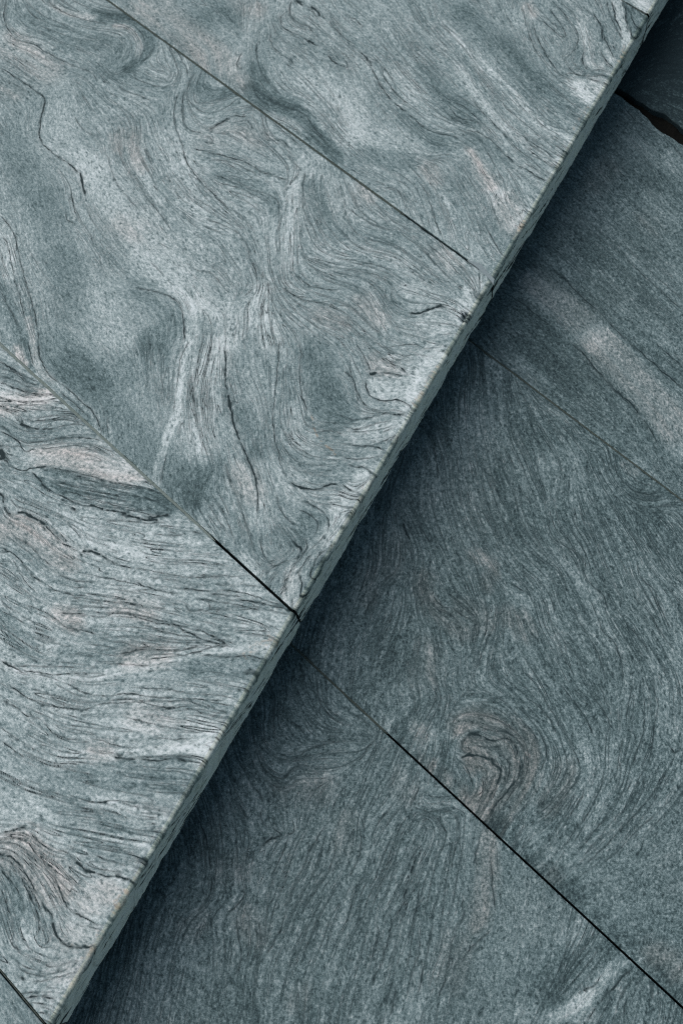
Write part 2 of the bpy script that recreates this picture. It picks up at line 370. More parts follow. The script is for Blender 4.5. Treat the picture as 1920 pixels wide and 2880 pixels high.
FIG_U3 = """
C v 2 .7: 0,90 60,130 130,180
C v 1.6 .6: 0,130 60,140 130,190 190,200
C v 1.8 .7: 0,185 60,210 130,235 190,240
C v 1.6 .6: 0,160 80,185 160,215
C v 1.4 .6: 20,100 100,150 180,190
C T 40 -.14 .7: 0,120 80,160 160,210
C T 22 .2 .6: 0,210 60,250 150,270 220,250
C t 30 .14 .7: 20,290 100,290 200,260 250,250
C P 60 .8: 10,290 100,280 190,265
C v 1.5 .7: 70,350 100,378
C v 2.4 .85: 100,378 140,396 180,402
C v 1.4 .6: 180,402 240,400 330,380 420,390
C v 2 .8: 125,352 150,365
C v 1.4 .6: 150,365 220,360 300,345 370,360
C v 1.3 .6: 260,300 320,320
C v 1.3 .6: 250,280 310,290
C v 1.8 .6: 270,330 340,340 400,370
C t 26 -.10 .7: 0,370 60,420 130,440 230,420 350,410 440,420
C v 2 .6: 0,385 30,405 60,430
C v 1.6 .65: 0,410 50,435 100,460 150,466 230,452 330,440 430,448 470,458
C v 1.6 .7: 60,440 90,470 115,505 145,500 180,492
C v 1.2 .6: 180,492 250,488 330,480 410,488 470,502 520,535
C v 1.2 .5: 420,470 480,490 530,510
C v 1.4 .55: 20,478 70,485 130,480
C T 50 .12 .7: 150,520 250,520 380,540 480,580 600,600
C P 60 .9: 200,520 300,530 400,560 480,590 600,610
C s 50 -.8: 150,530 300,540 420,570 600,610
C v 6.5 1: 0,505 12,520 22,540
C v 3 .9: 0,540 30,550 50,575
C v 2.2 .8: 30,555 60,580 110,590 170,582 230,578
C v 1.6 .7: 230,578 330,600 420,622 500,645 600,662 690,680
C v 2.2 .85: 150,600 190,645 220,675 260,700
C v 2 .8: 260,700 320,730 380,752 430,757 475,768
C v 2.6 .85: 420,755 475,770
C v 2.2 .8: 475,770 530,780 580,795 620,802
C v 3.8 .95: 570,795 620,808 680,822 720,820
C v 3 .8: 690,812 730,805 770,800
C v 1.6 .6: 640,655 670,650 700,672
C T 60 -.20 .6: 230,630 340,660 450,700 560,730 680,740 760,750
C T 30 -.12 .6: 650,700 740,720 790,760
C f: 220,620 350,655 470,690 600,720 760,760
C v 1.2 .6: 250,640 350,670 450,695 560,710
C v 1.2 .6: 300,690 400,715 500,740 620,760
C v 1.2 .6: 400,680 500,700 620,710 740,740
C v 1.2 .6: 350,720 450,735 560,760 700,780
C s 60 .9: 230,630 450,700 680,750
C v 1.6 .6: 0,560 40,568 
C v 2.6 .85: 0,705 14,715 18,735
C v 1.6 .6: 14,735 22,765
C v 2.4 .85: 22,765 32,785 50,795
C v 2.6 .85: 85,788 112,788 135,800
C v 2.4 .85: 135,800 170,820 205,838
C v 1.6 .65: 205,838 240,880 280,920
C v 2 .75: 280,920 300,935 350,950
C v 1.4 .55: 320,850 350,880 390,915
C v 2.4 .75: 330,768 348,772
C v 2.6 .85: 388,962 430,966 455,978
C v 1.8 .75: 455,978 510,1010 570,1035 620,1045
C v 1.5 .65: 620,1045 700,1052 790,1075 860,1085 950,1082 1040,1078
C v 1.3 .6: 900,1072 1000,1075 1100,1080
C v 1.2 .55: 690,1080 800,1100 880,1100
C v 1.4 .6: 700,882 780,890 850,885
C v 1.8 .7: 875,868 920,880 945,885
C v 1.2 .5: 760,870 830,880 
C P 60 .9: 0,880 70,860 140,885 220,930 300,1000
C T 40 -.10 .7: 50,930 100,960 160,1000
C v 1.5 .6: 0,968 45,965 75,985 110,1030 140,1070
C v 1.2 .55: 100,910 150,950 190,1000 250,1030
C v 1.8 .75: 140,1070 165,1088 210,1118
C v 1.4 .65: 210,1118 260,1148 330,1165 400,1172
C v 1.4 .6: 265,1068 320,1095 380,1105 450,1100 
C v 1.3 .6: 0,1010 45,1015 70,1040 
C v 1.6 .6: 0,1045 50,1075 75,1095 110,1110
C v 1.3 .5: 60,1000 90,1060 120,1110 170,1160
C T 60 .10: 330,900 500,960 700,960
C v 1.3 .6: 440,1080 560,1100 680,1130
C v 1.8 .7: 620,1105 720,1142 830,1162
C v 1.6 .7: 830,1130 900,1140 980,1150
C v 2 .75: 960,1155 1040,1165 1120,1170
C v 2.2 .8: 1090,1182 1150,1190 1210,1205 1290,1225 1350,1245
C v 1.6 .7: 1000,1140 1100,1150 1200,1180 1300,1215
C v 1.6 .7: 1150,1215 1220,1230 1290,1250 1350,1262
C v 1.4 .6: 900,1180 1000,1195 1100,1210 1200,1240 
C v 1.4 .6: 850,1200 880,1240 950,1230
C v 1.4 .6: 950,1190 960,1225 930,1260
C v 1.2 .5: 1100,1110 1200,1130 1260,1160
C f: 700,1000 850,1010 1000,1030 1100,1060
C v 2 .7: 270,1250 330,1252 400,1255
C v 1.5 .65: 400,1255 470,1265 510,1250 545,1245 600,1258 680,1275
C v 1.5 .65: 550,1245 700,1270 830,1310 880,1325
C v 2.2 .75: 880,1325 930,1330 990,1360 1080,1388
C v 1.8 .7: 800,1310 880,1345 960,1378 1060,1392
C v 1.5 .6: 700,1320 800,1345 900,1360 1000,1390
C v 1.3 .55: 540,1190 620,1210 700,1225
C v 1.5 .6: 120,1210 180,1235 240,1260 300,1310 370,1325 450,1350
C t 30 -.10 .7: 330,1340 450,1365 600,1390 720,1400
C P 36 .8: 270,1250 310,1265 340,1290
C P 50 .9: 560,1200 620,1225 680,1240
C P 50 .9: 600,1440 680,1430 740,1430
C v 1.2 .5: 0,1180 50,1225 110,1260
C v 1.3 .55: 0,1230 70,1270 120,1300
C t 30 -.14 .7: 0,1250 40,1310 100,1370 160,1440
C v 1.5 .6: 540,1440 590,1430 640,1415 700,1410
C v 1.3 .6: 760,1420 830,1420 900,1400 980,1395
C v 1.6 .65: 800,1435 850,1440 920,1420 1000,1400 1080,1400
C v 1.8 .7: 700,1290 780,1300 850,1320
C v 1.4 .6: 920,1440 1050,1450 1140,1445 1220,1468
C v 1.8 .75: 0,1465 40,1490 100,1510
C v 1.6 .65: 100,1510 160,1518 250,1530 330,1525 420,1540
C t 14 .20 .6: 0,1475 80,1520 180,1530 300,1545 420,1545 520,1520 580,1495
C t 20 .18 .6: 600,1490 700,1475 800,1455 900,1425 1050,1420 1200,1420
C T 60 -.16 .6: 920,1490 1050,1490 1180,1500
C T 50 -.12 .7: 300,1440 450,1450 560,1450
C v 1.5 .6: 520,1478 620,1490 700,1490
C s 40 -.6: 1100,1400 1230,1420
C T 60 .12 .6: 1150,1310 1240,1350 1280,1300
C T 60 .10 .6: 850,960 1000,1000 1150,1120
C O 4 .5: 1180,1400 1230,1410
C o 9 .55: 1130,1440 1180,1400 1230,1380 1260,1350
C v 2 .8: 1250,1390 1265,1400
E v 1.4 .6: 40,10 100,55 180,90 250,108 330,122 400,120 430,105
E v 1.3 .6: 430,105 470,95 560,90 640,92 740,110 830,125
E v 1.5 .65: 830,125 880,120 950,140 1040,158
E v 1.2 .6: 850,80 950,110 1060,140
E v 1.2 .6: 300,0 400,50 480,60 600,50 750,70 900,75
E v 1.3 .6: 870,70 950,80 1030,78
E v 1.3 .5: 250,0 300,30 370,60 440,65
E v 1.2 .5: 600,20 750,30 900,50 1050,60
E v 1.8 .65: 0,80 70,112 130,150 200,172 
E v 1.3 .55: 200,172 240,230 290,255 350,262 400,250
E v 1.3 .5: 400,250 460,265 540,290 640,300
E v 1.6 .65: 0,265 50,305 85,330 130,350
E v 1.4 .6: 30,240 70,262
E v 1.2 .5: 130,350 200,375 260,380
E v 1.2 .5: 0,200 60,245 150,300 220,340
E t 44 .12 .7: 600,180 750,180 900,200 1000,210
E P 60 .4: 640,150 720,160
E v 1.1 .5: 560,150 700,190 850,220 950,225
E v 1.1 .5: 700,250 800,260 900,250
E t 18 .20 .6: 270,375 320,355 360,345 450,335 520,335
E t 18 .22 .6: 520,330 640,332 720,322 800,300 900,290 980,285
E P 30 .6: 440,310 480,310
E v 2 .75: 510,335 560,350 640,352
E v 1.8 .75: 640,352 720,356 770,348 850,355 940,370
E v 1.4 .6: 480,310 540,330
E T 90 -.15 .5: 420,420 560,410 720,410 860,430
E T 90 -.10 .6: 260,480 330,560 420,680 560,720
E T 60 -.06: 600,480 760,500 
E f: 300,400 450,440 600,460 750,470 900,480
E f: 250,420 350,500 500,540 650,570 800,600
E t 14 .18 .6: 430,548 520,562 620,580 700,590 790,610
E v 1.3 .6: 450,575 540,600 600,630
E v 1.3 .5: 540,540 640,570 700,575
E f: 300,640 430,650 560,660 720,680
E f: 300,720 430,750 560,770 680,790
E v 1 .4: 450,660 560,680 700,700
E v 1 .4: 480,750 560,770 640,780
E v 1 .4: 480,820 560,830 650,850
E t 12 .12: 400,690 520,710 660,730
E s 60 .5: 350,700 500,720 680,760
E v 2 .75: 0,688 50,682 100,670 130,685
E v 1.6 .7: 130,685 165,718 205,750 260,778
E v 1.5 .65: 260,778 315,782 350,830 
E v 2.4 .85: 350,830 390,858 440,870
E v 2 .8: 440,870 480,885 540,888
E v 2.6 .85: 540,888 580,900 622,905
E v 1.2 .6: 430,790 500,820 600,850
E v 1.2 .6: 380,830 480,860 580,870
E v 1.5 .6: 0,720 50,710 100,718 140,750 200,820
E v 1.3 .6: 200,820 260,870 340,930 
E P 70 .9: 60,780 120,770 200,860 270,940
E t 14 .16: 0,700 60,695 110,700
E P 60 .5: 420,1000 490,960
E v 2.4 .8: 0,790 40,795 70,815 105,850 
E v 2.2 .8: 105,850 135,900 160,950 185,990
E v 2 .75: 185,990 215,1035 235,1060 242,1110
E v 2.6 .85: 242,1110 262,1160 290,1195 330,1213
E v 1.8 .8: 330,1213 380,1218 440,1210
E v 2 .7: 0,850 40,900 80,950 105,1010
E v 1.5 .65: 105,1010 115,1060 
E v 2 .7: 90,880 130,960 170,1060 180,1140 170,1170
E v 1.6 .6: 170,1170 195,1200 
E v 1.6 .6: 0,930 30,1000 50,1080 
E v 1.3 .55: 50,1080 60,1150 75,1190
E T 50 -.14 .6: 10,900 40,980 50,1080
E t 14 -.10 .6: 60,900 110,1000 140,1060
E v 2.2 .75: 240,875 262,920 300,1000 330,1050
E v 1.6 .7: 330,1050 390,1080 430,1105 480,1115
E v 1.6 .6: 270,940 290,980
E v 1.4 .6: 350,1115 400,1125
E v 1.8 .65: 240,1165 225,1190 200,1210
E v 1.8 .65: 250,1240 275,1255
E v 1.3 .55: 180,1275 220,1300 270,1300 320,1280 380,1275
E v 1.4 .6: 80,1290 120,1330 190,1345 260,1330 330,1310
E v 1.8 .7: 70,1335 110,1360 140,1370
E v 1.3 .6: 140,1370 200,1370 280,1345 370,1325
E v 1.8 .7: 110,1450 180,1435 240,1440
E v 1.6 .7: 180,1440 240,1455 270,1475
E v 2 .7: 265,1490 272,1530
E v 1.4 .6: 390,1120 430,1130 470,1130
E T 90 .13 .7: 480,960 440,1010 400,1040
E T 90 .12 .7: 380,1170 400,1230 330,1290
E T 60 .10: 110,1210 170,1300 200,1400
E T 50 .10: 300,1400 240,1500
E s 90 -.8: 520,930 470,1000 400,1160 330,1400
E P 80 .4: 330,1190 400,1240 320,1380
E o 9 .7: 620,910 560,980 530,1030
E o 8 .7: 535,1030 520,1060
E o 9 .55: 460,1150 440,1200 390,1250 
E o 9 .4: 300,1450 290,1480 340,1370
E o 3 .8: 385,1235 390,1245
E o 4 .8: 325,1205 330,1212
E T 40 .12: 1000,240 940,330
E T 40 .14: 640,860 600,930
"""
FIG_U1 = """
G f: 450,0 600,100 750,200 870,260
G v 1.5 .5: 975,240 960,310 970,380 1000,450 1050,520
G v 1.4 .5: 1050,190 1045,240 1075,300 1130,340 1200,400
G v 1.5 .55: 1160,60 1120,90 1105,130 1130,175 1200,210
G v 2.2 .75: 1130,170 1160,190 1190,205
G v 1.6 .6: 1180,0 1165,50 1180,110 1230,150 1290,160
G v 2.6 .85: 1210,5 1235,30
G v 3 .85: 1295,42 1325,62 1345,92
G v 1.8 .6: 1345,92 1390,120
G v 1.4 .55: 1400,120 1440,170 1500,230 1560,270
G v 3 .85: 1280,252 1305,262
G v 1.8 .65: 1240,225 1290,260 1350,290
G v 2 .7: 1390,330 1410,355 1440,385 1500,410
G v 2 .6: 1500,360 1520,395 1500,420
G v 1.4 .5: 1240,130 1290,180 1350,240
G f: 1400,400 1470,480 1510,560 1568,640
G f: 1300,380 1400,500 1460,600 1530,720
G v 1.8 .55: 830,400 855,360 870,320 
G v 2.6 .55: 840,390 860,420
G t 40 -.18 .8: 960,420 990,520 1070,600 1180,640
G t 34 -.24 .6: 920,540 1000,620 1120,670 1220,700 1290,780 1370,870 1450,960
G v 1.2 .5: 930,530 990,610 1060,660
G v 1.2 .5: 1150,660 1250,700 1310,780 1380,850
G v 1 .4: 970,380 1000,470 1090,560 
G f: 1090,590 1200,620 1300,690 1360,780 1450,890
G f: 1000,650 1080,710 1160,740 1250,800 
G t 16 .16: 1070,700 1150,740 1220,780
G T 50 .09 .7: 1250,480 1350,510 1430,580 1470,620
G T 60 .08: 1480,740 1540,830 1568,880
G T 60 .05: 450,150 560,230 700,330 800,400
G T 60 -.12: 620,120 720,90 800,120
G P 110 .7: 300,50 430,160 560,250 740,400
G P 60 .6: 860,40 950,60
G P 60 .7: 740,440 860,510
G t 22 .10: 960,60 930,180 830,420
G s 90 -.8: 400,100 600,150 760,300 
G T 20 .10: 850,500 940,560
B v 1.2 .5: 0,150 40,200 80,235
B v 2 .75: 80,230 120,275 142,310
B v 1.3 .6: 142,310 165,370 200,425 235,465
B v 1.6 .7: 235,465 270,495 300,520
B v 1.3 .65: 300,520 340,555 380,585 430,608 480,620 540,635
B v 1.2 .5: 110,250 180,300 200,360 260,440 310,480
B v 1.1 .5: 170,290 210,330 240,380
B f: 0,60 80,150 160,230 220,300
B f: 200,100 300,250 400,350 500,470
B v 2.2 .7: 0,290 20,310 40,300
B T 60 .11 .7: 250,330 300,370 340,430
B T 90 .07 .8: 30,430 100,560 200,630 280,680
B T 60 .12: 60,520 60,650
B s 80 -.6: 60,480 120,620 250,680
B t 60 -.16 .7: 380,330 450,420 520,500 600,540
B t 50 -.12 .7: 300,540 400,640 460,660
B t 70 -.14 .7: 550,60 650,130 730,220 800,300 900,400
B t 50 -.08 .7: 780,180 850,300 950,420 1040,510
B T 40 -.12 .7: 620,650 690,690 720,740
B T 60 -.12 .7: 90,700 180,720 280,740
B T 50 -.06: 500,820 560,900
B s 120 -.4: 550,60 700,200 850,330 
B v 1.1 .5: 400,380 480,450 560,490 640,560 720,640
B v 1.1 .5: 480,470 540,540 620,560 640,600
B v 1.4 .6: 490,530 540,560 600,575
B t 12 .16 .6: 410,20 450,90 520,160 590,250 640,330
B t 10 .14 .6: 510,160 600,240 680,320 760,390 850,480
B t 18 .20 .6: 540,310 600,400 670,500 740,570 830,650 910,710 980,745
B s 18 -.4: 540,310 670,500 830,650
B t 18 .18 .6: 800,450 870,540 950,600 1050,640
B t 12 .12 .6: 700,220 790,310 880,390
B v 1.1 .5: 590,440 660,530 740,610 800,680 870,730
B v 1.1 .5: 700,500 780,590 860,650 940,700 990,740
B v 1.1 .4: 650,380 740,480 830,560 900,620 980,690
B v 1.1 .4: 860,450 930,540 1010,590 1060,620
B f: 620,100 760,260 900,400 1000,480 1110,540
B v 1 .4: 940,380 1010,440 1110,510
B v 1.3 .55: 560,600 630,610 690,650 740,700 800,755
B v 1.5 .7: 800,755 850,780 900,815 950,835
B v 1.1 .4: 640,660 690,740 740,830 760,890
B f: 380,640 450,680 540,700 600,760
B f: 300,660 330,700 400,720 480,700
B t 16 .18 .5: 590,700 630,770 680,840 730,890
B t 40 .16 .7: 690,880 740,940 790,1010
B P 24 .9: 590,700 640,780 690,850
B P 60 .5: 760,930 790,1040
B t 12 .14: 480,930 500,1010 510,1100
B t 20 .10: 380,780 430,850 470,930
B P 40 .5: 400,780 430,820
B v 1.1 .5: 190,860 250,870 280,910 300,970
B v 1.1 .45: 340,820 380,870 405,930 430,1020 470,1090
B f: 430,780 500,900 560,1020 600,1120
B f: 620,760 700,900 760,980 800,1060
B v 1 .4: 680,900 700,980 740,1060
B f: 100,790 180,830 260,850
B f: 550,850 600,950 640,1060 680,1150
B T 60 .06: 560,1060 640,1130 700,1180
B v 1.4 .55: 875,90 892,160 930,235 970,300 1010,345 1060,370
B v 1.1 .5: 880,85 930,105 980,145 1015,170 1025,150 990,90 950,40
B v 1.1 .45: 830,30 850,130 890,230 950,320 1030,390 1090,420
B v 1.1 .5: 960,0 1020,60 1070,130 1085,190 1060,240 1020,265
B v 1 .4: 900,60 960,100 1000,130
B v 1 .4: 1000,0 1060,60 1100,110
B T 20 .14: 1080,130 1120,180 1130,210
B t 16 .16 .6: 1090,90 1120,150 1130,230 1140,290
B v 1.6 .7: 1112,228 1104,270 1118,305 1145,325
B v 1.2 .6: 1145,325 1190,318 1230,335
B v 1.2 .6: 1010,345 1060,335 1110,348 1160,350 1200,345 1225,360
B v 1.2 .55: 1030,300 1075,340 1120,355
B v 1.4 .55: 1185,230 1215,280 1255,318
B t 12 .16: 1210,210 1230,260 1260,290
B v 1.6 .6: 1195,130 1215,190 1240,240 1255,270
B v 1.4 .6: 1240,200 1262,240
B v 2 .65: 1150,60 1190,120 1200,190
B T 50 .22 .5: 1100,400 1140,430 1180,380
B T 30 .2 .5: 1060,380 1130,440
B s 50 -.9: 1090,400 1150,430
B t 19 .28 .35: 1258,0 1272,50 1290,110 1308,160 1310,205
B s 24 -.9: 1258,0 1272,50 1290,110 1308,170
B v 1.7 .7: 1238,0 1250,50 1262,100 1285,150
B v 1.7 .75: 1285,0 1300,40 1305,90 1322,140 1345,190
B v 1.4 .6: 1215,0 1235,70 1260,130 1290,180
B t 40 -.16 .7: 1340,20 1350,80 1360,130
B v 1.4 .6: 1320,60 1345,110 1370,150
B v 1.3 .6: 1350,10 1370,60 1400,90
B f: 1100,0 1140,60 1180,130
B f: 750,0 800,100 860,220 930,330
B P 24 .8: 850,30 870,60
B T 20 .12: 850,40 880,80
B t 14 .15: 1230,270 1200,300
B T 40 .14 .6: 980,780 1040,680 
B T 40 .14 .6: 800,1040 860,960
B o 5 .6 .8: 832,1010 790,1090
B o 5 .35 .8: 1130,490 1060,600
B o 4 .4 .8: 1300,210 1270,280
"""
FIG_U4 = """
Q f: 0,800 60,900 150,1050 200,1180
Q f: 0,1000 60,1080 100,1190
Q T 60 -.10: 60,900 150,1050 200,1150
Q t 12 .10: 0,1090 60,1120 140,1150
"""
FIG_U0 = """
Z f: 800,0 900,80 980,130
Z T 40 .3 .5: 860,10 960,90
Z v 2 .5: 1000,60 960,30
"""
FIG_L0 = """
B f: 1330,330 1420,260 1500,230 1568,240
B f: 1290,400 1400,330 1568,320
B v 2 .5: 1380,330 1460,290 1560,300
B t 20 .10: 1400,440 1480,470 1560,500
B f: 1400,150 1480,100 1568,20
B T 50 -.1: 1450,180 1568,130
"""
FIG_L1 = """
B f: 1260,560 1330,640 1400,760 1470,900 1568,1000
B f: 1100,800 1200,900 1350,1050 1568,1250
B f: 960,1000 1100,1100 1250,1230 1400,1380 1568,1500
B t 40 .14 .7: 1340,650 1400,690 1480,760
B T 60 .10: 1420,900 1480,1000
B T 50 .2 .7: 1520,720 1568,800
B T 60 -.10: 1200,700 1300,780 1380,830
B T 60 -.12: 1050,1060 1100,1140 1160,1200
B P 70 .5: 1170,830 1220,780
B P 50 .5: 1400,1000 1460,1050
B v 1.3 .5: 1300,480 1360,560 1450,600
B v 1.2 .5: 1500,600 1530,680 1568,720
B v 1.2 .4: 1300,1130 1400,1230 1500,1320 1568,1370
B v 1.2 .5: 1300,1180 1400,1280 1480,1350 1568,1430
B t 16 .12: 1330,1180 1430,1270 1568,1400
B t 12 .12: 1200,1250 1300,1360 1400,1440 1500,1530
B t 18 .12: 1270,1400 1330,1450 1420,1520 1480,1568
B v 1.6 .6: 960,1230 1040,1300 1110,1370 1180,1430
B v 1.4 .55: 1180,1430 1260,1520 1310,1568
B v 1.4 .55: 790,1370 850,1410 900,1450 960,1500
B t 90 .18 .6: 860,1300 960,1370 1060,1460 1160,1550
B P 90 .6: 860,1290 960,1350 1090,1450
B s 60 -.7: 880,1300 960,1350 1060,1420 1150,1500
B T 50 -.12: 780,1430 880,1490 960,1568
D t 100 .20 .6: 1180,0 1310,135 1420,255 1520,390 1568,470
D s 90 -.9: 1180,0 1310,135 1420,255 1520,390 1568,470
D P 90 .8: 1190,20 1310,140 1420,260 1520,400
D v 1.8 .7: 1050,0 1110,60 1165,130 1210,170
D v 1.5 .65: 1210,170 1270,235 1330,290 1375,350
D v 1.3 .55: 1375,350 1420,410 1450,480
D v 1.3 .5: 1060,50 1150,120 1240,210 1330,300
D v 1.7 .65: 1310,0 1370,50 1420,90 1480,150 1568,215
D v 1.2 .45: 1440,0 1500,60 1568,120
D t 14 .12: 1470,0 1520,40 1568,90
D T 50 -.09: 1500,80 1568,160
D T 50 -.10 .7: 830,0 900,60 980,120 1060,200
D f: 760,20 860,110 960,200 1080,310 1200,420 1330,520 1450,640
D f: 700,40 800,140 930,250 1050,350 1200,470
D f: 1430,520 1500,620 1568,700
D v 1 .35: 1420,560 1480,640 1550,710
D T 40 .08: 800,100 900,190
"""
FIG_L2 = """
D v 1.4 .45: 300,480 260,600 225,720 200,850 180,950
D v 1.4 .45: 230,620 200,760 185,860 
D v 2.4 .8: 285,840 298,880 315,905
D v 1.3 .45: 320,700 345,800 380,880 420,940
D v 1.4 .45: 390,400 415,470 440,560 440,640
D v 1.2 .4: 570,430 590,560 610,650
D f: 700,100 720,200 740,320 750,450 
D f: 600,120 600,250 590,400
D f: 860,200 930,280 1000,310 1050,350
D T 16 .14: 900,310 960,318 1020,340 1050,365
D v 1.2 .5: 1090,370 1130,430 1190,460
D v 1.3 .5: 1250,540 1270,620 1330,680 1400,705 1460,680
D v 1.3 .5: 1290,540 1310,600 1370,650 1440,660
D T 14 .14: 1300,570 1340,600
D P 16 .6: 1300,570 1340,600
D f: 1220,500 1240,600 1300,690 1400,730 1480,700
D T 60 -.10 .7: 1080,400 1160,470 1230,520
D T 70 -.12 .7: 1400,780 1480,880 1540,960
D T 60 -.08 .7: 880,380 950,450
D T 70 .10 .8: 600,340 680,430 760,500 850,560
D T 90 .08 .8: 1000,560 1080,620 1150,680
D f: 800,450 850,560 880,650 920,740 950,840 1000,920
D f: 1000,650 960,740 950,820
D v 1.4 .45: 940,810 965,890 1010,935 1060,960 1100,1010
D v 1.4 .45: 1030,880 1060,950 1110,1000 1120,1060
D v 1.4 .45: 1100,960 1110,1050 1140,1110 1200,1170 1230,1240
D v 1.4 .45: 1140,1190 1170,1260 1200,1330 1260,1400 1285,1480 1290,1568
D v 1.4 .45: 1200,1130 1250,1210 1310,1300 1370,1370 1420,1450
D v 1.4 .45: 1350,1000 1370,1080 1430,1140 1460,1220 1500,1300
D v 1.3 .4: 1300,1080 1350,1180 1420,1260 1470,1350 1540,1430
D v 1.3 .4: 1450,980 1500,1080 1568,1130
D f: 1250,700 1320,850 1380,960 1450,1060 1568,1180
D f: 870,700 900,800 930,900 990,1000 1060,1100 1100,1200
D v 1.3 .4: 850,950 920,1010 990,1040 1020,1100 1050,1180
D v 2 .6: 780,1105 820,1140 850,1165
D v 1.3 .45: 850,1050 920,1110 960,1180 980,1260
D v 1.3 .4: 910,1150 950,1260 1000,1350 1080,1450 1130,1560
D v 1.3 .4: 1040,1200 1100,1300 1160,1400 1200,1500 1210,1568
D v 1.3 .4: 960,1300 1000,1400 1040,1500
D t 26 .10: 900,1080 950,1200 960,1300 1000,1400
D t 20 .12: 1080,1060 1150,1180 1200,1300 1280,1420
D t 16 .12: 1230,1250 1330,1280 1390,1400 1440,1500
D t 20 .12: 1480,1180 1530,1300 1568,1400
D v 1.3 .45: 600,960 620,1050 640,1110
D v 1.2 .4: 740,1000 790,1090
D t 20 .14: 600,960 640,1000 680,1020
D P 24 .8: 610,980 660,1010 690,1040 670,1120
D P 36 .8: 390,1090 390,1160 440,1250 520,1310 560,1340
D P 40 .8: 760,1260 820,1290 850,1340
D P 40 .6: 540,1220 620,1240 650,1300
D P 60 .5: 250,930 230,1050
D P 60 .6: 400,1420 390,1540
D P 40 .5: 130,1080 120,1180
D v 1.8 .55: 415,1165 450,1210 510,1225
D v 1.4 .5: 510,1225 560,1260 605,1290 610,1340 598,1400
D v 1.5 .55: 700,1260 695,1320 670,1380 640,1440 620,1510
D v 1.3 .45: 590,1360 600,1440 
D v 1.6 .5: 150,960 160,1010 140,1100 
D v 1.5 .5: 240,1060 170,1120 140,1190 100,1270
D v 1.5 .5: 350,1060 330,1120 350,1170
D v 1.5 .4: 250,1160 220,1260 180,1340 150,1420
D f: 330,1150 330,1260 350,1380 320,1500
D f: 480,1400 500,1480 480,1568
D T 90 -.08 .8: 120,1300 200,1400 250,1500
D T 60 .06 .8: 480,720 560,780
D s 400 -.1: 100,1300 300,1450
F v 1.3 .5: 400,0 440,60 410,120 380,170
F f: 300,50 330,120 300,200 270,270
F f: 450,0 500,60 480,140 
F T 40 .18 .7: 350,220 400,250 360,270
F P 24 .6: 350,210 370,240
F P 40 1.3: 540,200 600,160 680,175 760,210 840,270 870,350 860,430 810,500 750,560 700,620
F P 34 1.3: 590,290 670,290 740,310 780,370 770,440
F P 30 1.3: 600,370 660,380 690,420 660,500 600,560
F P 36 1: 370,380 430,420 540,520 640,600
F v 2.4 .8: 585,242 610,240 640,248
F v 2 .75: 640,248 690,265 740,252 775,262 800,295 812,350
F v 2 .75: 812,350 815,410 795,460 750,510 710,560 680,620
F v 1.6 .5: 620,205 700,220 770,235 830,290 845,360 830,430 790,500 740,560
F v 1.5 .5: 600,290 680,300 730,330 765,370 765,440 720,520
F v 2 .6: 585,242 560,275 555,305 590,330
F v 2.8 .8: 555,340 600,330 650,340 690,352
F v 2.6 .8: 690,352 700,375 730,395 732,420 715,460
F v 1.7 .6: 715,460 680,530 640,600
F v 1.5 .6: 560,370 590,420 600,470
F v 1.6 .6: 640,430 650,490 600,540
F v 1.4 .5: 470,260 460,320 440,370
F v 1.4 .5: 720,440 700,520 650,590
F T 30 -.14 .7: 720,640 690,660
F f: 520,120 650,90 760,130 860,220 920,310 930,400 890,480 820,560 740,640
F v 1.5 .5: 700,50 760,100 820,170 880,230 910,300
F v 1.4 .45: 800,100 870,180 920,250 940,340 900,420
F v 1.4 .45: 780,0 870,80 940,150 990,240
F v 1.4 .45: 920,60 960,130 1010,200 1050,280 1090,370 1080,450 1000,540
F v 1.4 .5: 1000,0 1060,80 1130,180 1160,250
F v 1.4 .45: 1030,500 1000,550 940,610 880,650
F P 40 .7: 1020,400 1000,480 950,560
F v 1.5 .5: 1130,40 1190,110 1230,180 1220,240 
F v 1.4 .45: 1180,0 1210,80 1240,160
F v 1.4 .45: 1120,480 1080,560 1020,640 
F v 1.4 .5: 1210,400 1180,500 1130,600 1060,700 1000,780
F v 1.4 .5: 1290,250 1270,350 1280,410 
F v 1.4 .45: 1320,420 1290,500 1230,590 1160,680 1080,780
F v 1.4 .5: 1380,150 1390,210 1360,300 1330,380 
F v 1.4 .5: 1340,0 1310,120 1300,200
F v 1.4 .45: 1420,0 1450,90 1440,180 1430,280 1400,380 1340,480
F v 1.4 .45: 1568,450 1500,550 1400,640 1300,740 1200,830
F v 1.4 .45: 1500,400 1440,500 1350,600 1260,700 1180,780 1090,860
F v 1.3 .45: 1400,420 1350,520 1280,600 1200,690 1100,800
F v 1.6 .5: 1500,280 1530,320 1560,290
F T 34 .10: 1520,0 1480,120 1510,200
F t 20 .14: 1150,330 1160,420 1100,520
F t 20 .12: 1250,300 1250,420 1200,540 1120,640
F t 18 .14: 1060,170 1100,260 1110,340
F t 20 .12: 1560,400 1480,520 1400,620
F t 20 .10: 1330,600 1220,720 1120,820
F T 60 -.12 .8: 830,480 880,560 950,620 1000,680
F T 50 -.20 .7: 720,680 800,760 880,840 960,900 1060,960
F T 40 -.14 .8: 1080,1020 1180,1130 1280,1200
F T 60 .12: 880,740 960,800 1050,830
F T 60 -.06 .8: 1400,1150 1450,1260 1568,1400
F T 40 -.14 .7: 1450,1330 1568,1420
F T 24 .14: 1450,1250 1520,1290 1568,1330
F P 50 1: 1440,1250 1520,1290 1568,1330
F f: 1100,900 1250,850 1400,800 1568,700
F f: 1200,1050 1350,1050 1568,1000
F s 220 -.75: 1200,1000 1400,950 1568,900
F s 180 -.75: 1350,1150 1568,1200
F P 24 .8: 940,870 970,890
"""
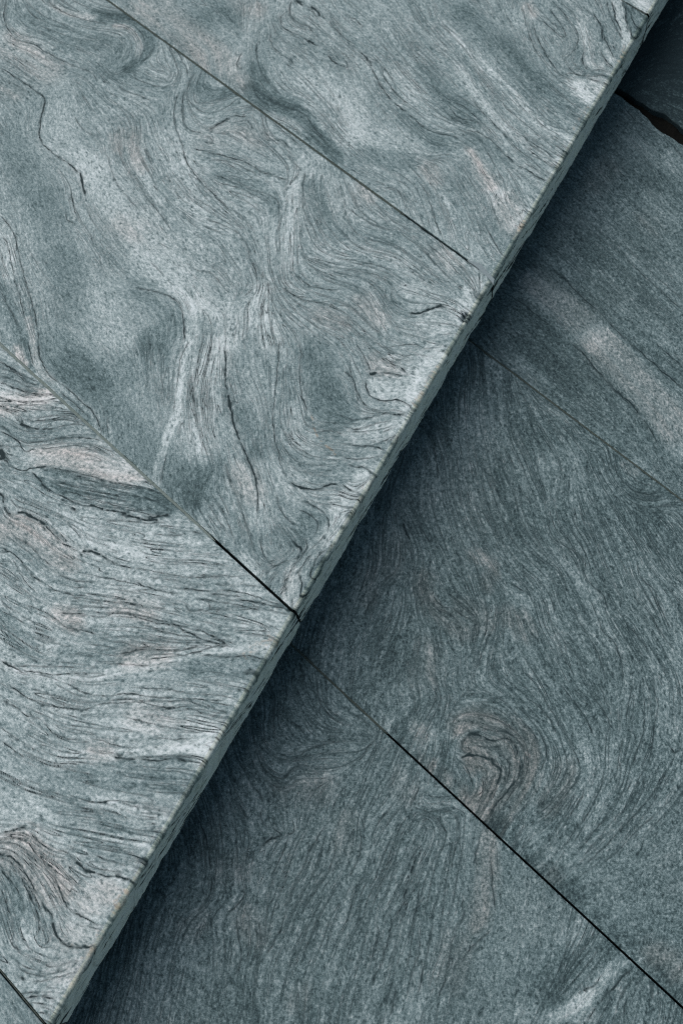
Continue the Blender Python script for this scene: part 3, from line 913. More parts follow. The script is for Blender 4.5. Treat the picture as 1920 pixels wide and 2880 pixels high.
FIG_L3 = """
E v 1.6 .6: 900,600 930,670 955,750 972,860
E v 1.6 .6: 972,860 968,950 940,1020 900,1050
E v 1.4 .5: 900,1050 860,1080 840,1130
E v 1.8 .6: 1090,540 1120,600 1140,640
E v 1.8 .6: 1160,465 1195,510 1210,560
E v 1.4 .5: 1210,560 1200,620 1240,680
E v 1.5 .5: 1240,0 1260,80 1250,180 
E v 1.3 .5: 1460,20 1470,80 1520,110
E v 1.5 .55: 1290,330 1350,340 1420,310 1500,290
E v 1.5 .5: 1180,330 1220,400 1300,440 1360,380 1440,390
E v 1.3 .5: 1310,150 1380,210 1400,250
E f: 1000,450 1040,600 1060,750
E f: 1350,120 1380,200 1450,260 1568,260
E f: 1480,0 1500,120 1568,160
E P 60 .5: 1300,500 1400,480 1480,490
E P 50 .5: 1040,870 1100,850
E P 50 .6: 1130,1080 1180,1150
E P 26 .6: 1360,1480 1390,1430
E P 40 .5: 860,1130 930,1090
E v 2.2 .6: 1245,660 1290,700 1240,720 1190,760
E v 1.6 .5: 1100,930 1120,980 1070,1040 1020,1060
E v 1.7 .5: 1340,620 1350,680 1300,720
E v 1.7 .5: 1420,720 1410,800 1370,900 1340,960 1330,1000
E v 1.7 .5: 1500,640 1450,730 1400,800
E v 1.7 .5: 1330,700 1290,800 1260,860 1240,900
E v 1.7 .45: 1490,700 1470,800 1430,900 1400,960
E v 1.7 .5: 1310,1060 1290,1140 1250,1200 1210,1260
E v 1.4 .45: 1090,1040 1090,1140 1110,1250 1080,1350
E v 1.4 .4: 1180,1080 1200,1180 1170,1300
E v 1.7 .45: 1550,720 1520,840 1450,960 1380,1060
E v 1.6 .4: 1568,900 1500,1020 1440,1130 1400,1250
E f: 1000,1100 1020,1250 980,1450 960,1568
E f: 1200,1300 1180,1450 1170,1568
E f: 1450,1200 1400,1350 1380,1568
E T 90 -.07: 1000,1450 1100,1500
E T 60 -.08: 1000,800 1040,700
E T 40 .12: 1120,880 1180,920
F v 2 .65: 225,580 190,610 160,640
F v 1.5 .55: 360,460 330,540 310,590
F v 1.5 .5: 310,590 260,680 220,800 
F v 1.7 .65: 372,765 340,810 325,850
F v 3 .9: 325,845 320,870
F v 1.7 .6: 320,870 300,920 292,960
F v 2.6 .85: 292,955 285,990
F v 1.8 .7: 285,990 268,1040 240,1075
F v 1.7 .65: 240,1075 225,1130 218,1180 200,1240 190,1290
F v 1.5 .55: 190,1290 160,1340 130,1400
F v 1.6 .55: 160,1100 170,1160 150,1220 130,1300
F v 1.5 .5: 240,680 200,780 160,880 120,960
F v 1.5 .5: 270,820 220,860 210,900
F v 1.5 .5: 80,650 90,740 60,850 20,900
F v 1.5 .5: 360,900 350,1000 330,1100 300,1200
F v 1.4 .5: 460,560 450,640 480,690 470,740 440,810
F v 1.7 .55: 430,630 465,660 475,700
F v 1.4 .5: 550,650 540,720 510,800 500,860
F v 1.4 .5: 640,700 620,780 610,850
F v 1.3 .5: 320,560 400,590 470,580 530,600
F v 1.3 .45: 390,480 400,520 450,530 520,520
F v 1.4 .55: 680,790 686,860 692,920 700,990 706,1050
F v 1.3 .5: 718,760 712,830 716,870
F v 1.4 .5: 565,950 555,1030 560,1060 525,1140
F v 1.6 .5: 525,1140 505,1200 495,1280 470,1370 440,1460
F v 1.5 .5: 360,1150 350,1250 320,1350 300,1450
F v 1.5 .5: 250,1300 230,1400 200,1500
F v 1.5 .45: 420,1100 400,1200 380,1300 350,1450
F v 1.5 .45: 100,1000 70,1120 20,1220
F v 1.6 .5: 240,1350 250,1420 220,1540
F v 1.3 .5: 690,1130 640,1180 580,1240 540,1310
F T 26 .08: 690,720 670,850 650,980 630,1090
F P 40 .9: 690,700 670,850 650,980 620,1100
F P 60 .5: 540,1200 500,1350
F s 90 -.8: 690,700 670,850 650,980 620,1150
F P 50 .5: 20,640 10,740
F P 50 .5: 280,450 300,500
F f: 760,850 800,1000 780,1150
F f: 950,1050 900,1250 850,1450
F s 200 -.85: 820,900 850,1100 750,1300 650,1500
F T 60 .06: 800,950 830,1100 760,1250
F T 60 -.15 .5: 1060,1260 1000,1350 940,1450
F v 1.2 .4: 980,1290 930,1400 890,1470
F T 40 -.16 .6: 1150,1150 1210,1200 1280,1240
F T 50 -.14 .6: 1300,1300 1400,1400 1450,1480
F t 17 .34 .6: 1320,1255 1270,1290 1220,1340 1180,1390 1130,1440 1060,1490 980,1540
F T 30 .22 .5: 1120,1450 1080,1520 1140,1520
F s 30 -.9: 1320,1255 1220,1340 1130,1440 980,1540
F v 1.8 .65: 1340,1310 1290,1350 1260,1390 1210,1440 1180,1480
F v 1.6 .6: 1180,1480 1140,1530 1120,1568
F v 1.3 .6: 1200,1330 1160,1390 1100,1420 1080,1450
F v 1.6 .6: 1320,1420 1300,1480 1290,1540
F t 12 .20 .6: 1290,1390 1280,1450 1260,1500
F T 30 -.12 .7: 1240,1470 1220,1550
F f: 1400,1440 1420,1500 1400,1568
F T 40 .10: 1110,1120 1060,1200
F T 40 .10: 840,1510 900,1540
"""


def parse(txt, z):
    out = []
    for ln in txt.strip().splitlines():
        ln = ln.strip()
        if not ln or ln[0] == '#': continue
        head, pts = ln.split(':')
        h = head.split(); ox, oy, sc = CROP[h[0]]
        p = np.array([[float(q) for q in a.split(',')] for a in pts.split()])
        p = (np.array([ox, oy]) + p / sc) * 1568.0 / 1920.0
        P = unproject(p[:, 0], p[:, 1], z)
        # Catmull-Rom through the traced points
        if len(P) > 2:
            Q = np.vstack([2 * P[0] - P[1], P, 2 * P[-1] - P[-2]]); seg = []
            for i in range(1, len(Q) - 2):
                for t in (0, .25, .5, .75):
                    a, b, c, d = Q[i - 1], Q[i], Q[i + 1], Q[i + 2]
                    seg.append(.5 * ((2 * b) + (c - a) * t + (2 * a - 5 * b + 4 * c - d) * t * t + (3 * b - a - 3 * c + d) * t ** 3))
            seg.append(P[-1]); P = np.array(seg)
        out.append((h[1], [float(q) for q in h[2:]], P))
    return out

def stroke_dist(X, Y, P, reach):
    """distance to a polyline and position along it, on the grid patch within reach"""
    lo = P.min(0) - reach; hi = P.max(0) + reach
    m = (X > lo[0]) & (X < hi[0]) & (Y > lo[1]) & (Y < hi[1])
    ii = np.where(m.any(1))[0]; jj = np.where(m.any(0))[0]
    if len(ii) == 0: return None
    sl = (slice(ii[0], ii[-1] + 1), slice(jj[0], jj[-1] + 1))
    x = X[sl]; y = Y[sl]
    best = np.full(x.shape, 1e9); along = np.zeros(x.shape); s0 = 0
    ln = np.hypot(*(P[1:] - P[:-1]).T); tot = ln.sum()
    for k in range(len(P) - 1):
        a = P[k]; d = P[k + 1] - a; L2 = d @ d + 1e-12
        t = np.clip(((x - a[0]) * d[0] + (y - a[1]) * d[1]) / L2, 0, 1)
        q = (x - a[0] - t * d[0]) ** 2 + (y - a[1] - t * d[1]) ** 2
        b = q < best; best = np.where(b, q, best); along = np.where(b, s0 + t * ln[k], along); s0 += ln[k]
    return sl, np.sqrt(best), along, tot

def figure(X, Y, txt, z, base, streak=1.0, seed=0, default=(-0.5, -1.0), vein_n=1.0, line_n=1.0, rip=.024, crk=.3):
    """stone figure on a grid of points: tone, vein, pink, ochre, grain"""
    S = parse(txt, z)
    n0, n1 = X.shape
    # flow field from the traced lines, on a coarse grid
    st = 5
    ci = np.unique(np.append(np.arange(0, n0, st), n0 - 1)); cj = np.unique(np.append(np.arange(0, n1, st), n1 - 1))
    cx = X[np.ix_(ci, cj)]; cy = Y[np.ix_(ci, cj)]
    pts = []; dirs = []; wt = []
    for kind, a, P in S:
        if kind in 'oOPTs': continue
        wk = {'f': 1.0, 'v': 1.2, 't': 0.7, 'p': 0.5}[kind]
        for k in range(len(P) - 1):
            d = P[k + 1] - P[k]; L = math.hypot(*d)
            if L < 1e-6: continue
            for q in range(max(1, int(L / 0.012))):
                pts.append(P[k] + d * (q + .5) / max(1, int(L / 0.012))); dirs.append(2 * math.atan2(d[1], d[0])); wt.append(min(L, .012) / .012 * wk)
    pts = np.array(pts); dirs = np.array(dirs); wt = np.array(wt)
    c2 = np.full(cx.shape, math.cos(2 * math.atan2(default[1], default[0]))) * 30.; s2 = np.full(cx.shape, math.sin(2 * math.atan2(default[1], default[0]))) * 30.
    for k in range(len(pts)):
        q = wt[k] / ((cx - pts[k, 0]) ** 2 + (cy - pts[k, 1]) ** 2 + 0.00008) ** 1.4
        c2 += q * math.cos(dirs[k]); s2 += q * math.sin(dirs[k])
    ii, jj = np.meshgrid(np.interp(np.arange(n0), ci, np.arange(len(ci))), np.interp(np.arange(n1), cj, np.arange(len(cj))), indexing='ij')
    mag = np.hypot(c2, s2) + 1e-9
    c2 = bil(c2 / mag, ii, jj); s2 = bil(s2 / mag, ii, jj)
    th = 0.5 * np.arctan2(s2, c2)
    th = th + 0.16 * fbm(X, Y, 28, seed + 5); thc = th + crk * fbm(X, Y, 105, seed + 6, 2)
    wx, wy = np.cos(th), np.sin(th)
    # world direction -> grid direction (first axis along E, second along -J or J)
    gs = MI[0, 0] * wx + MI[0, 1] * wy; gt = MI[1, 0] * wx + MI[1, 1] * wy
    t0 = (X[0, 1] - X[0, 0]) * JV[0] + (Y[0, 1] - Y[0, 0]) * JV[1]
    gt = gt * np.sign(t0)
    nn = np.sqrt(gs ** 2 + gt ** 2); gs = (gs / nn).astype(np.float32); gt = (gt / nn).astype(np.float32)
    wx, wy = np.cos(thc), np.sin(thc)                       # the same, crinkled, for the short grain
    hs = MI[0, 0] * wx + MI[0, 1] * wy; ht = (MI[1, 0] * wx + MI[1, 1] * wy) * np.sign(t0)
    nn = np.sqrt(hs ** 2 + ht ** 2); hs = (hs / nn).astype(np.float32); ht = (ht / nn).astype(np.float32)
    r = np.random.default_rng(100 + seed)
    nz = r.random((n0, n1)).astype(np.float32)
    fine = lic(blur(nz, .65), hs, ht, 2 if crk < .4 else 1)
    nz2 = blur(r.random((n0, n1)), 0.9).astype(np.float32)
    med = lic(nz2, hs, ht, 5 if crk < .4 else 4)
    nz3 = blur(r.random((n0, n1)), 0.9).astype(np.float32)
    lng = lic(nz3, gs, gt, 30, 1.3)
    nz4 = blur(r.random((n0, n1)), 3.5).astype(np.float32)
    brd = lic(nz4, gs, gt, 32, 2.0)
    con = lic(lic(blur(r.random((n0, n1)), 2.6).astype(np.float32), gs, gt, 45, 2.0).astype(np.float32), gs, gt, 45, 2.0)
    ga, gb = np.gradient(con); gm = np.hypot(ga, gb) + .012
    warp = con + .10 * fbm(X, Y, 40, seed + 50)
    line = np.zeros((n0, n1))
    for q, lv in enumerate(np.arange(-2.4, 2.41, .42)):
        gate = smooth(-.25, .4, fbm(X, Y, 11, seed + 60 + q)) * (.45 + .55 * smooth(-.4, .6, fbm(X, Y, 45, seed + 80 + q)))
        line = np.maximum(line, np.exp(-(np.abs(warp - lv) / gm / .62) ** 2) * gate)
    # tone
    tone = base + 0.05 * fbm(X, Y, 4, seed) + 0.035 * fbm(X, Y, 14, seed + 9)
    vein = np.zeros((n0, n1)); pink = np.zeros((n0, n1)); och = np.zeros((n0, n1))
    stk = np.ones((n0, n1)) * streak          # how strongly the stone is streaked here
    wob = 0.0016 * fbm(X, Y, 55, seed + 2) ; wob2 = 0.0016 * fbm(X, Y, 55, seed + 7)
    XW = X + wob + 0.0008 * vnoise(X, Y, 230, 3); YW = Y + wob2 + 0.0008 * vnoise(X, Y, 230, 4)
    for kind, a, P in S:
        if kind in 'fO': continue
        if kind == 'v':
            wd, amt = a[0] * .00120, min(1.1, a[1] * 1.25)
            R_ = stroke_dist(XW, YW, P, wd * 6 + .004)
            if R_ is None: continue
            sl, d, al, tot = R_
            taper = smooth(0, .012, al) * smooth(0, .012, tot - al) * .75 + .25 if a[0] < 2.3 else np.ones_like(al)
            ww = wd * (0.55 + 0.45 * taper) * (1 + .45 * vnoise(al, al * 0 + seed, 55, 1))
            core = np.exp(-(d / (ww * .6)) ** 2)
            halo = np.exp(-(d / (ww * 2.3)) ** 2)
            brk = np.clip(0.74 + .20 * lng[sl] + .30 * fine[sl] + .22 * med[sl] + .25 * vnoise(al, al * 0 + 7., 90, seed), 0.06, 1.2)
            vein[sl] = np.maximum(vein[sl], np.clip(amt * taper * (core * brk + .42 * halo * np.clip(.5 - .5 * med[sl], 0, 1.5)), 0, 1.1))
        else:
            wd, amt = (a[0] if a[0] < 24 else 24 + (a[0] - 24) * .5) * .001, a[1]; sf = a[2] if len(a) > 2 else 1.0
            R_ = stroke_dist(XW, YW, P, wd * (.5 + 1.6 * sf) + .004)
            if R_ is None: continue
            sl, d, al, tot = R_
            hw = wd * .5
            m = 1 - smooth(hw * (1 - .6 * sf) if sf < 1 else hw * .4, hw * (1 + .9 * sf), d + hw * .28 * lng[sl] * .5 * sf)
            if kind in 'tT': tone[sl] += amt * m * ((.66 if a[0] > 24 else .62) if amt > 0 else (.85 if crk < .4 else .5))
            elif kind == 's': stk[sl] += amt * m
            elif kind in 'pP': pink[sl] = np.maximum(pink[sl], amt * m)
            elif kind == 'o': och[sl] = np.maximum(och[sl], amt * m * np.clip(.5 + .8 * fine[sl], 0, 1.6))
    tone = base + (tone - base) * 1.12; pale = smooth(.5, .75, tone)
    tone = tone + stk * (0.020 * brd + (.013 if crk < .4 else .004) * lng + (.028 if crk < .4 else .020) * med + rip * np.sin(con * 3.6 + .5 * fbm(X, Y, 60, 8))) + ((.060 if crk < .4 else .082) + .018 * pale) * fine
    # biotite streaks: long thin dark threads wherever the slow smear runs high
    thr = smooth(1.2, 2.4, -(lng * .9 + med * .35)) * np.clip(stk, 0, 2.4) * .45 * vein_n * smooth(-.5, .5, fbm(X, Y, 9, seed + 40))
    fle = smooth(1.3, 2.6, -(med * .4 + fine * .9)) * (.45 + .4 * pale)
    vein = np.clip(np.maximum(np.maximum(vein, thr), line * np.clip(stk, 0, 1.3) * (.76 + .5 * pale) * line_n * np.clip(.85 + .3 * fine, .1, 1.3)) + fle * .45, 0, 1)
    pink = np.clip(pink * .68 + .10 * smooth(.2, 1.2, fbm(X, Y, 6, seed + 20)), 0, 1) * np.clip(.8 + .25 * brd, .3, 1.3)
    return tone, vein, pink, och, fine

# ------------------------------------------------------------------ materials
def stone_material(name, warm=0.0):
    m = bpy.data.materials.new(name); m.use_nodes = True
    t = m.node_tree; N = t.nodes; L = t.links; N.clear()
    out = N.new('ShaderNodeOutputMaterial'); bs = N.new('ShaderNodeBsdfPrincipled'); L.new(bs.outputs[0], out.inputs[0])
    at = N.new('ShaderNodeAttribute'); at.attribute_name = 'stone'
    sp = N.new('ShaderNodeSeparateColor'); L.new(at.outputs['Color'], sp.inputs[0])
    tc = N.new('ShaderNodeTexCoord')
    def noise(scale, detail, rough=.6):
        n = N.new('ShaderNodeTexNoise'); n.inputs['Scale'].default_value = scale; n.inputs['Detail'].default_value = detail
        n.inputs['Roughness'].default_value = rough; L.new(tc.outputs['Object'], n.inputs['Vector']); return n
    def math_(op, a, b, c=None, clamp=False):
        n = N.new('ShaderNodeMath'); n.operation = op; n.use_clamp = clamp
        for i, v in enumerate((a, b, c)):
            if v is None: continue
            if isinstance(v, (int, float)): n.inputs[i].default_value = v
            else: L.new(v, n.inputs[i])
        return n.outputs[0]
    n1 = noise(430, 3, .75); n2 = noise(900, 1); n3 = noise(160, 2)
    g = math_('MULTIPLY_ADD', n1.outputs[0], 0.86, -0.43)
    g2 = math_('MULTIPLY_ADD', n2.outputs[0], 0.44, -0.22)
    g3 = math_('MULTIPLY_ADD', n3.outputs[0], 0.16, -0.08)
    gg = math_('ADD', math_('ADD', g, g2), g3)
    tone = math_('ADD', sp.outputs[0], gg)
    ramp = N.new('ShaderNodeValToRGB'); L.new(tone, ramp.inputs[0])
    e = ramp.color_ramp.elements
    e[0].position = 0.0; e[0].color = (0.022, 0.038, 0.042, 1)
    e[1].position = 1.0; e[1].color = (0.72, 0.735, 0.74, 1)
    for p, c in ((.25, (.080, .118, .122)), (.45, (.180, .232, .238)), (.62, (.315, .362, .362)), (.8, (.53, .565, .56))):
        x = e.new(p); x.color = (*c, 1)
    def mix(fac, a, b, mode='MIX'):
        n = N.new('ShaderNodeMix'); n.data_type = 'RGBA'; n.blend_type = mode
        for i, v in ((0, fac), (6, a), (7, b)):
            if isinstance(v, (int, float)): n.inputs[i].default_value = v
            elif isinstance(v, tuple): n.inputs[i].default_value = (*v, 1)
            else: L.new(v, n.inputs[i])
        return n.outputs[2]
    c = ramp.outputs[0]
    c = mix(sp.outputs[2], c, mix(1.0, c, (1.20, .98, .93), 'MULTIPLY'))
    # the ochre channel rides in alpha
    c = mix(math_('MULTIPLY', at.outputs['Alpha'], .45, clamp=True), c, (.34, .20, .10))
    vv = math_('MULTIPLY', sp.outputs[1], math_('MULTIPLY_ADD', n1.outputs[0], 1.2, .62), clamp=True)
    c = mix(math_('MULTIPLY', vv, 1.05, clamp=True), c, (.012, .024, .027))
    if warm:
        n4 = noise(38, 3)
        c = mix(math_('MULTIPLY', n4.outputs[0], warm, clamp=True), c, mix(1.0, c, (1.0, .97, .74), 'MULTIPLY'))
    L.new(c, bs.inputs['Base Color'])
    bs.inputs['Roughness'].default_value = .78; bs.inputs['Specular IOR Level'].default_value = .28
    bp = N.new('ShaderNodeBump'); bp.inputs['Strength'].default_value = .28; bp.inputs['Distance'].default_value = .0012
    hgt = math_('SUBTRACT', math_('MULTIPLY', gg, 1.2), math_('MULTIPLY', vv, .5))
    L.new(hgt, bp.inputs['Height']); L.new(bp.outputs[0], bs.inputs['Normal'])
    return m
M_TOP = stone_material('gneiss_flamed_top'); M_EDGE = stone_material('gneiss_sawn_edge', .9)

def plain_material(name, c1, c2, scale, rough=.95):
    m = bpy.data.materials.new(name); m.use_nodes = True
    t = m.node_tree; N = t.nodes; L = t.links; bs = N['Principled BSDF']
    tc = N.new('ShaderNodeTexCoord'); n = N.new('ShaderNodeTexNoise'); n.inputs['Scale'].default_value = scale; n.inputs['Detail'].default_value = 5
    n.inputs['Roughness'].default_value = .7
    L.new(tc.outputs['Object'], n.inputs['Vector'])
    r = N.new('ShaderNodeValToRGB'); r.color_ramp.elements[0].position = .3; r.color_ramp.elements[1].position = .7
    r.color_ramp.elements[0].color = (*c1, 1); r.color_ramp.elements[1].color = (*c2, 1)
    L.new(n.outputs[0], r.inputs[0]); L.new(r.outputs[0], bs.inputs['Base Color'])
    bs.inputs['Roughness'].default_value = rough; bs.inputs['Specular IOR Level'].default_value = .2
    bp = N.new('ShaderNodeBump'); bp.inputs['Strength'].default_value = .5; bp.inputs['Distance'].default_value = .001
    L.new(n.outputs[0], bp.inputs['Height']); L.new(bp.outputs[0], bs.inputs['Normal'])
    return m
M_MORTAR = plain_material('joint_mortar', (.030, .038, .032), (.085, .098, .085), 260)
M_SOFT = plain_material('grey_green_mortar', (.12, .145, .130), (.22, .245, .225), 230)
M_GREYM = plain_material('grey_filler', (.19, .225, .235), (.27, .30, .31), 300)
M_DIRT = plain_material('joint_dirt', (.002, .002, .0015), (.007, .006, .004), 120)
M_BED = plain_material('bedding_concrete', (.05, .055, .055), (.09, .095, .09), 60)
M_PAVE = plain_material('distant_paving', (.16, .19, .20), (.28, .31, .32), 14)

# ------------------------------------------------------------------ mesh helpers
def grid_mesh(name, X, Y, Z, mat, attrs=None, flip=False, extra=None, parent=None):
    n0, n1 = X.shape
    co = np.stack([X, Y, Z], -1).reshape(-1, 3).astype(np.float32)
    idx = np.arange(n0 * n1).reshape(n0, n1)
    q = np.stack([idx[:-1, :-1], idx[1:, :-1], idx[1:, 1:], idx[:-1, 1:]], -1).reshape(-1, 4)
    if flip: q = q[:, ::-1]
    me = bpy.data.meshes.new(name)
    me.vertices.add(len(co)); me.vertices.foreach_set('co', co.ravel())
    nf = len(q); me.loops.add(nf * 4); me.polygons.add(nf)
    me.loops.foreach_set('vertex_index', q.ravel().astype(np.int32))
    me.polygons.foreach_set('loop_start', np.arange(0, nf * 4, 4, dtype=np.int32))
    me.polygons.foreach_set('loop_total', np.full(nf, 4, dtype=np.int32))
    me.polygons.foreach_set('use_smooth', np.ones(nf, dtype=bool))
    me.update(calc_edges=True)
    if attrs is not None:
        tone, vein, pink, och = [np.clip(a, -.5 if q == 0 else 0, 1).ravel() for q, a in enumerate(attrs[:4])]
        at = me.attributes.new('stone', 'FLOAT_COLOR', 'POINT')
        at.data.foreach_set('color', np.stack([tone, vein, pink, och], -1).astype(np.float32).ravel())
    me.materials.append(mat)
    o = bpy.data.objects.new(name, me); COL.objects.link(o)
    if parent: o.parent = parent
    return o

def plain_mesh(name, verts, faces, mat, parent=None, smooth_=False):
    me = bpy.data.meshes.new(name); me.from_pydata([tuple(map(float, v)) for v in verts], [], faces); me.update()
    if smooth_: me.polygons.foreach_set('use_smooth', np.ones(len(me.polygons), dtype=bool))
    me.materials.append(mat); o = bpy.data.objects.new(name, me); COL.objects.link(o)
    if parent: o.parent = parent
    return o

def axis(lo, hi, v0, v1, ds=DS, grow=1.06):
    """sample positions lo..hi, fine between v0 and v1, growing coarser beyond"""
    v0 = max(lo, v0); v1 = min(hi, v1)
    mid = list(np.linspace(v0, v1, max(2, int(round((v1 - v0) / ds)) + 1)))
    s = ds
    while mid[-1] < hi - 1e-9: s = min(s * grow, .03); mid.append(min(hi, mid[-1] + s))
    s = ds
    while mid[0] > lo + 1e-9: s = min(s * grow, .03); mid.insert(0, max(lo, mid[0] - s))
    return np.array(mid)

def chips(s, seed, amp=1.0):
    """how far the worn arris is eaten back, along the edge (metres)"""
    z = s * 0 + seed
    a = .0005 * np.abs(fbm(s, z, 40, seed, 2)) + .0014 * smooth(.45, 1.0, vnoise(s, z, 24, seed)) + .0012 * smooth(.3, 1., vnoise(s, z, 90, seed + 1))
    return a * amp

def slab(name, label, s0, s1, b1, z, sign, txt, base, vis, seed, gap=.0023, front=True, b0=0.0, group=None,
         streak=1.0, end0=None, end1=None, vein_n=1.0, bites=()):
    """one stone slab; sign=-1 runs back from the step edge (upper), +1 runs out from under it (lower)"""
    root = bpy.data.objects.new(name, None); COL.objects.link(root)
    root['label'] = label; root['category'] = 'stone slab'; root['kind'] = 'thing'
    if group: root['group'] = group
    base_xy = O + EV * (s0 + s1) / 2 + JV * sign * b0
    root.location = (base_xy[0], base_xy[1], z - THK)
    ox, oy, oz = root.location
    gap = gap if front else .0018
    S = axis(s0 + gap, s1 - gap, vis[0], vis[1]); B = axis(b0 + (.0075 if front else gap), b1, vis[2], vis[3])
    SS, BB = np.meshgrid(S, B, indexing='ij')
    X = O[0] + EV[0] * SS + JV[0] * sign * BB; Y = O[1] + EV[1] * SS + JV[1] * sign * BB
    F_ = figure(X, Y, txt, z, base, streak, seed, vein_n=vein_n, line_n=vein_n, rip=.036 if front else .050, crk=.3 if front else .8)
    tone, vein, pink, och, fine = F_
    Z = z + .00012 * fine + .0004 * fbm(X, Y, 9, seed + 30)
    # worn long arrises at the joints
    for q, dist in ((0, SS - S[0]), (1, S[-1] - SS)):
        eat = .0006 + .0016 * smooth(.35, .9, vnoise(BB, BB * 0 + q * 3 + seed, 38, 2)) 
        Z = Z - eat * (1 - smooth(0, .0018 + eat * 1.2, dist))
        if q == 0 and end0 is not None: X += EV[0] * end0(BB) * (1 - smooth(0, .05, dist)); Y += EV[1] * end0(BB) * (1 - smooth(0, .05, dist))
        if q == 1 and end1 is not None: X -= EV[0] * end1(BB) * (1 - smooth(0, .05, dist)); Y -= EV[1] * end1(BB) * (1 - smooth(0, .05, dist))
    for (bs_, bb_, br, bd) in bites:            # broken flakes near the arris
        rr = np.hypot((SS - bs_), (BB - bb_) * 1.3) + .004 * fbm(X, Y, 130, 4)
        k = 1 - smooth(br * .35, br, rr)
        Z -= bd * k; vein = np.clip(vein + .55 * k * np.clip(.5 + .6 * fine * .5, 0, 1), 0, 1); tone = tone - .10 * k
    if front:
        ch = chips(SS, seed); db = BB - B[0]
        Z = Z - (ch * 1.1) * (1 - smooth(0, .003 + ch * 2.5, db))
        pink = np.clip(pink + 0, 0, 1)
    # add the slab's own sides and back as extra rows
    n0_, n1_ = X.shape
    i0 = np.r_[0, 0, np.arange(n0_), n0_ - 1, n0_ - 1]; j0 = np.r_[np.arange(n1_), n1_ - 1, n1_ - 1]
    ex = lambda a: a[np.ix_(i0, j0)]
    Xp, Yp, Zp = ex(X), ex(Y), ex(Z)
    Zp[1] -= .0022; Zp[-2] -= .0022; Zp[:, -2] -= .0022
    Zp[0] = z - THK; Zp[-1] = z - THK; Zp[:, -1] = z - THK
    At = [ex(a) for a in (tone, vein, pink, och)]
    for q in (0, 1, -1, -2): At[0][q] -= .42          # shade of the open joints put into the wall colour
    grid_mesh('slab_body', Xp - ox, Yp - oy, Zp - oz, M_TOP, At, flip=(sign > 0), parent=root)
    if front:
        # front edge: rounded arris, sawn face, underside; same columns as the top
        prof = []                                    # (outward distance from B[0] line, drop)
        b_in = B[0] * abs(JV @ NV)
        rad = .0060
        prof.append((0.0, 0.0))
        for k in range(1, 10):
            a = k / 9 * math.pi / 2
            prof.append((b_in - rad + rad * math.sin(a), rad * (1 - math.cos(a))))
        nz_ = 40
        for k in range(1, nz_ + 1):
            prof.append((b_in + .0025 * k / nz_, rad + (THK - rad - .002) * k / nz_))
        prof.append((b_in, THK)); prof.append((b_in - .03, THK)); prof.append((b_in - .12, THK))
        pr = np.array(prof); n1 = len(pr)
        Sf = np.repeat(S[:, None], n1, 1); K = np.repeat(pr[None, :, 1], len(S), 0); U = np.repeat(pr[None, :, 0], len(S), 0)
        ch = chips(Sf, seed); tt = smooth(0, .004, K) * (1 - smooth(.006, .016, K))
        face = smooth(.002, .006, K)
        rough = .0005 * fbm(Sf, K, 70, seed + 3) * face + .0005 * vnoise(Sf, K, 190, seed) * face
        low = smooth(THK - .014, THK - .003, K) * .0022 * smooth(.1, .9, vnoise(Sf, Sf * 0 + seed, 32, 9))
        U2 = U - ch * .8 * np.clip(tt + .2 * face, 0, 1) + rough - low
        K2 = K + ch * 1.1 * (1 - smooth(0, .008, K)) + low * .0
        K2 = K2 + .0010 * vnoise(Sf, Sf * 0 + seed, 21, 4) * smooth(THK - .01, THK, K) * (U > b_in - .001)
        x0 = np.repeat(X[:, :1], n1, 1); y0 = np.repeat(Y[:, :1], n1, 1); z0 = np.repeat(Z[:, :1], n1, 1)
        Xf = x0 + NV[0] * U2; Yf = y0 + NV[1] * U2; Zf = np.where(K < 1e-6, z0, z - K2)
        # figure of the face: bedding lines running along the edge at a slight rake
        r = np.random.default_rng(700 + seed); sh = (len(S), n1 - 3)
        th = 0.22 + .22 * fbm(Sf[:, :-3], K[:, :-3] * .5, 9, seed + 6)
        dsx = np.cos(th).astype(np.float32); dsy = (np.sin(th)).astype(np.float32)
        a1 = lic(blur(r.random(sh), .6).astype(np.float32), dsx, dsy, 4); a2 = lic(blur(r.random(sh), 1.1).astype(np.float32), dsx, dsy, 34)
        a3 = lic(blur(r.random(sh), 3).astype(np.float32), dsx, dsy, 50)
        def fin(a): return np.concatenate([a, a[:, -1:], a[:, -1:], a[:, -1:]], 1)
        a1, a2, a3 = fin(a1), fin(a2), fin(a3)
        f = smooth(.0045, .0125, K + .0035 * vnoise(Sf, K, 120, 2) + .002 * vnoise(Sf, K, 400, 6))
        gi = np.repeat(np.arange(len(S), dtype=float)[:, None], n1, 1) + .8 * vnoise(Sf, K, 150, 8)      # the figure of the top carries over the rim
        e0 = lambda a: bil(a, np.clip(gi, 0, None), K / DS)
        # the colour of the top band carries a little way down the face
        tb = blur(tone[:, :6], 2.0)[:, :1]
        ft = 1.06 + .55 * (tb - base) + .08 * a3 + .10 * a2 + .09 * a1 + .08 * fbm(Sf, K, 11, seed + 8)  # face tone lifted well above the top, standing in for low side light
        fv = np.clip(.8 * smooth(.5, 1.8, -(a2 * .8 + a1 * .35)) + .35 * e0(vein), 0, 1)
        T_ = e0(tone) * (1 - f) + ft * f
        V_ = e0(vein) * (1 - f) + fv * f
        P_ = e0(pink) * (1 - f); O_ = e0(och) * (1 - f) + .10 * (1 - f) * smooth(.1, .8, fbm(Sf, K, 30, seed + 1))
        grid_mesh('front_edge', Xf - ox, Yf - oy, Zf - oz, M_EDGE, [T_, V_, P_, O_], flip=True, parent=root)
    return root

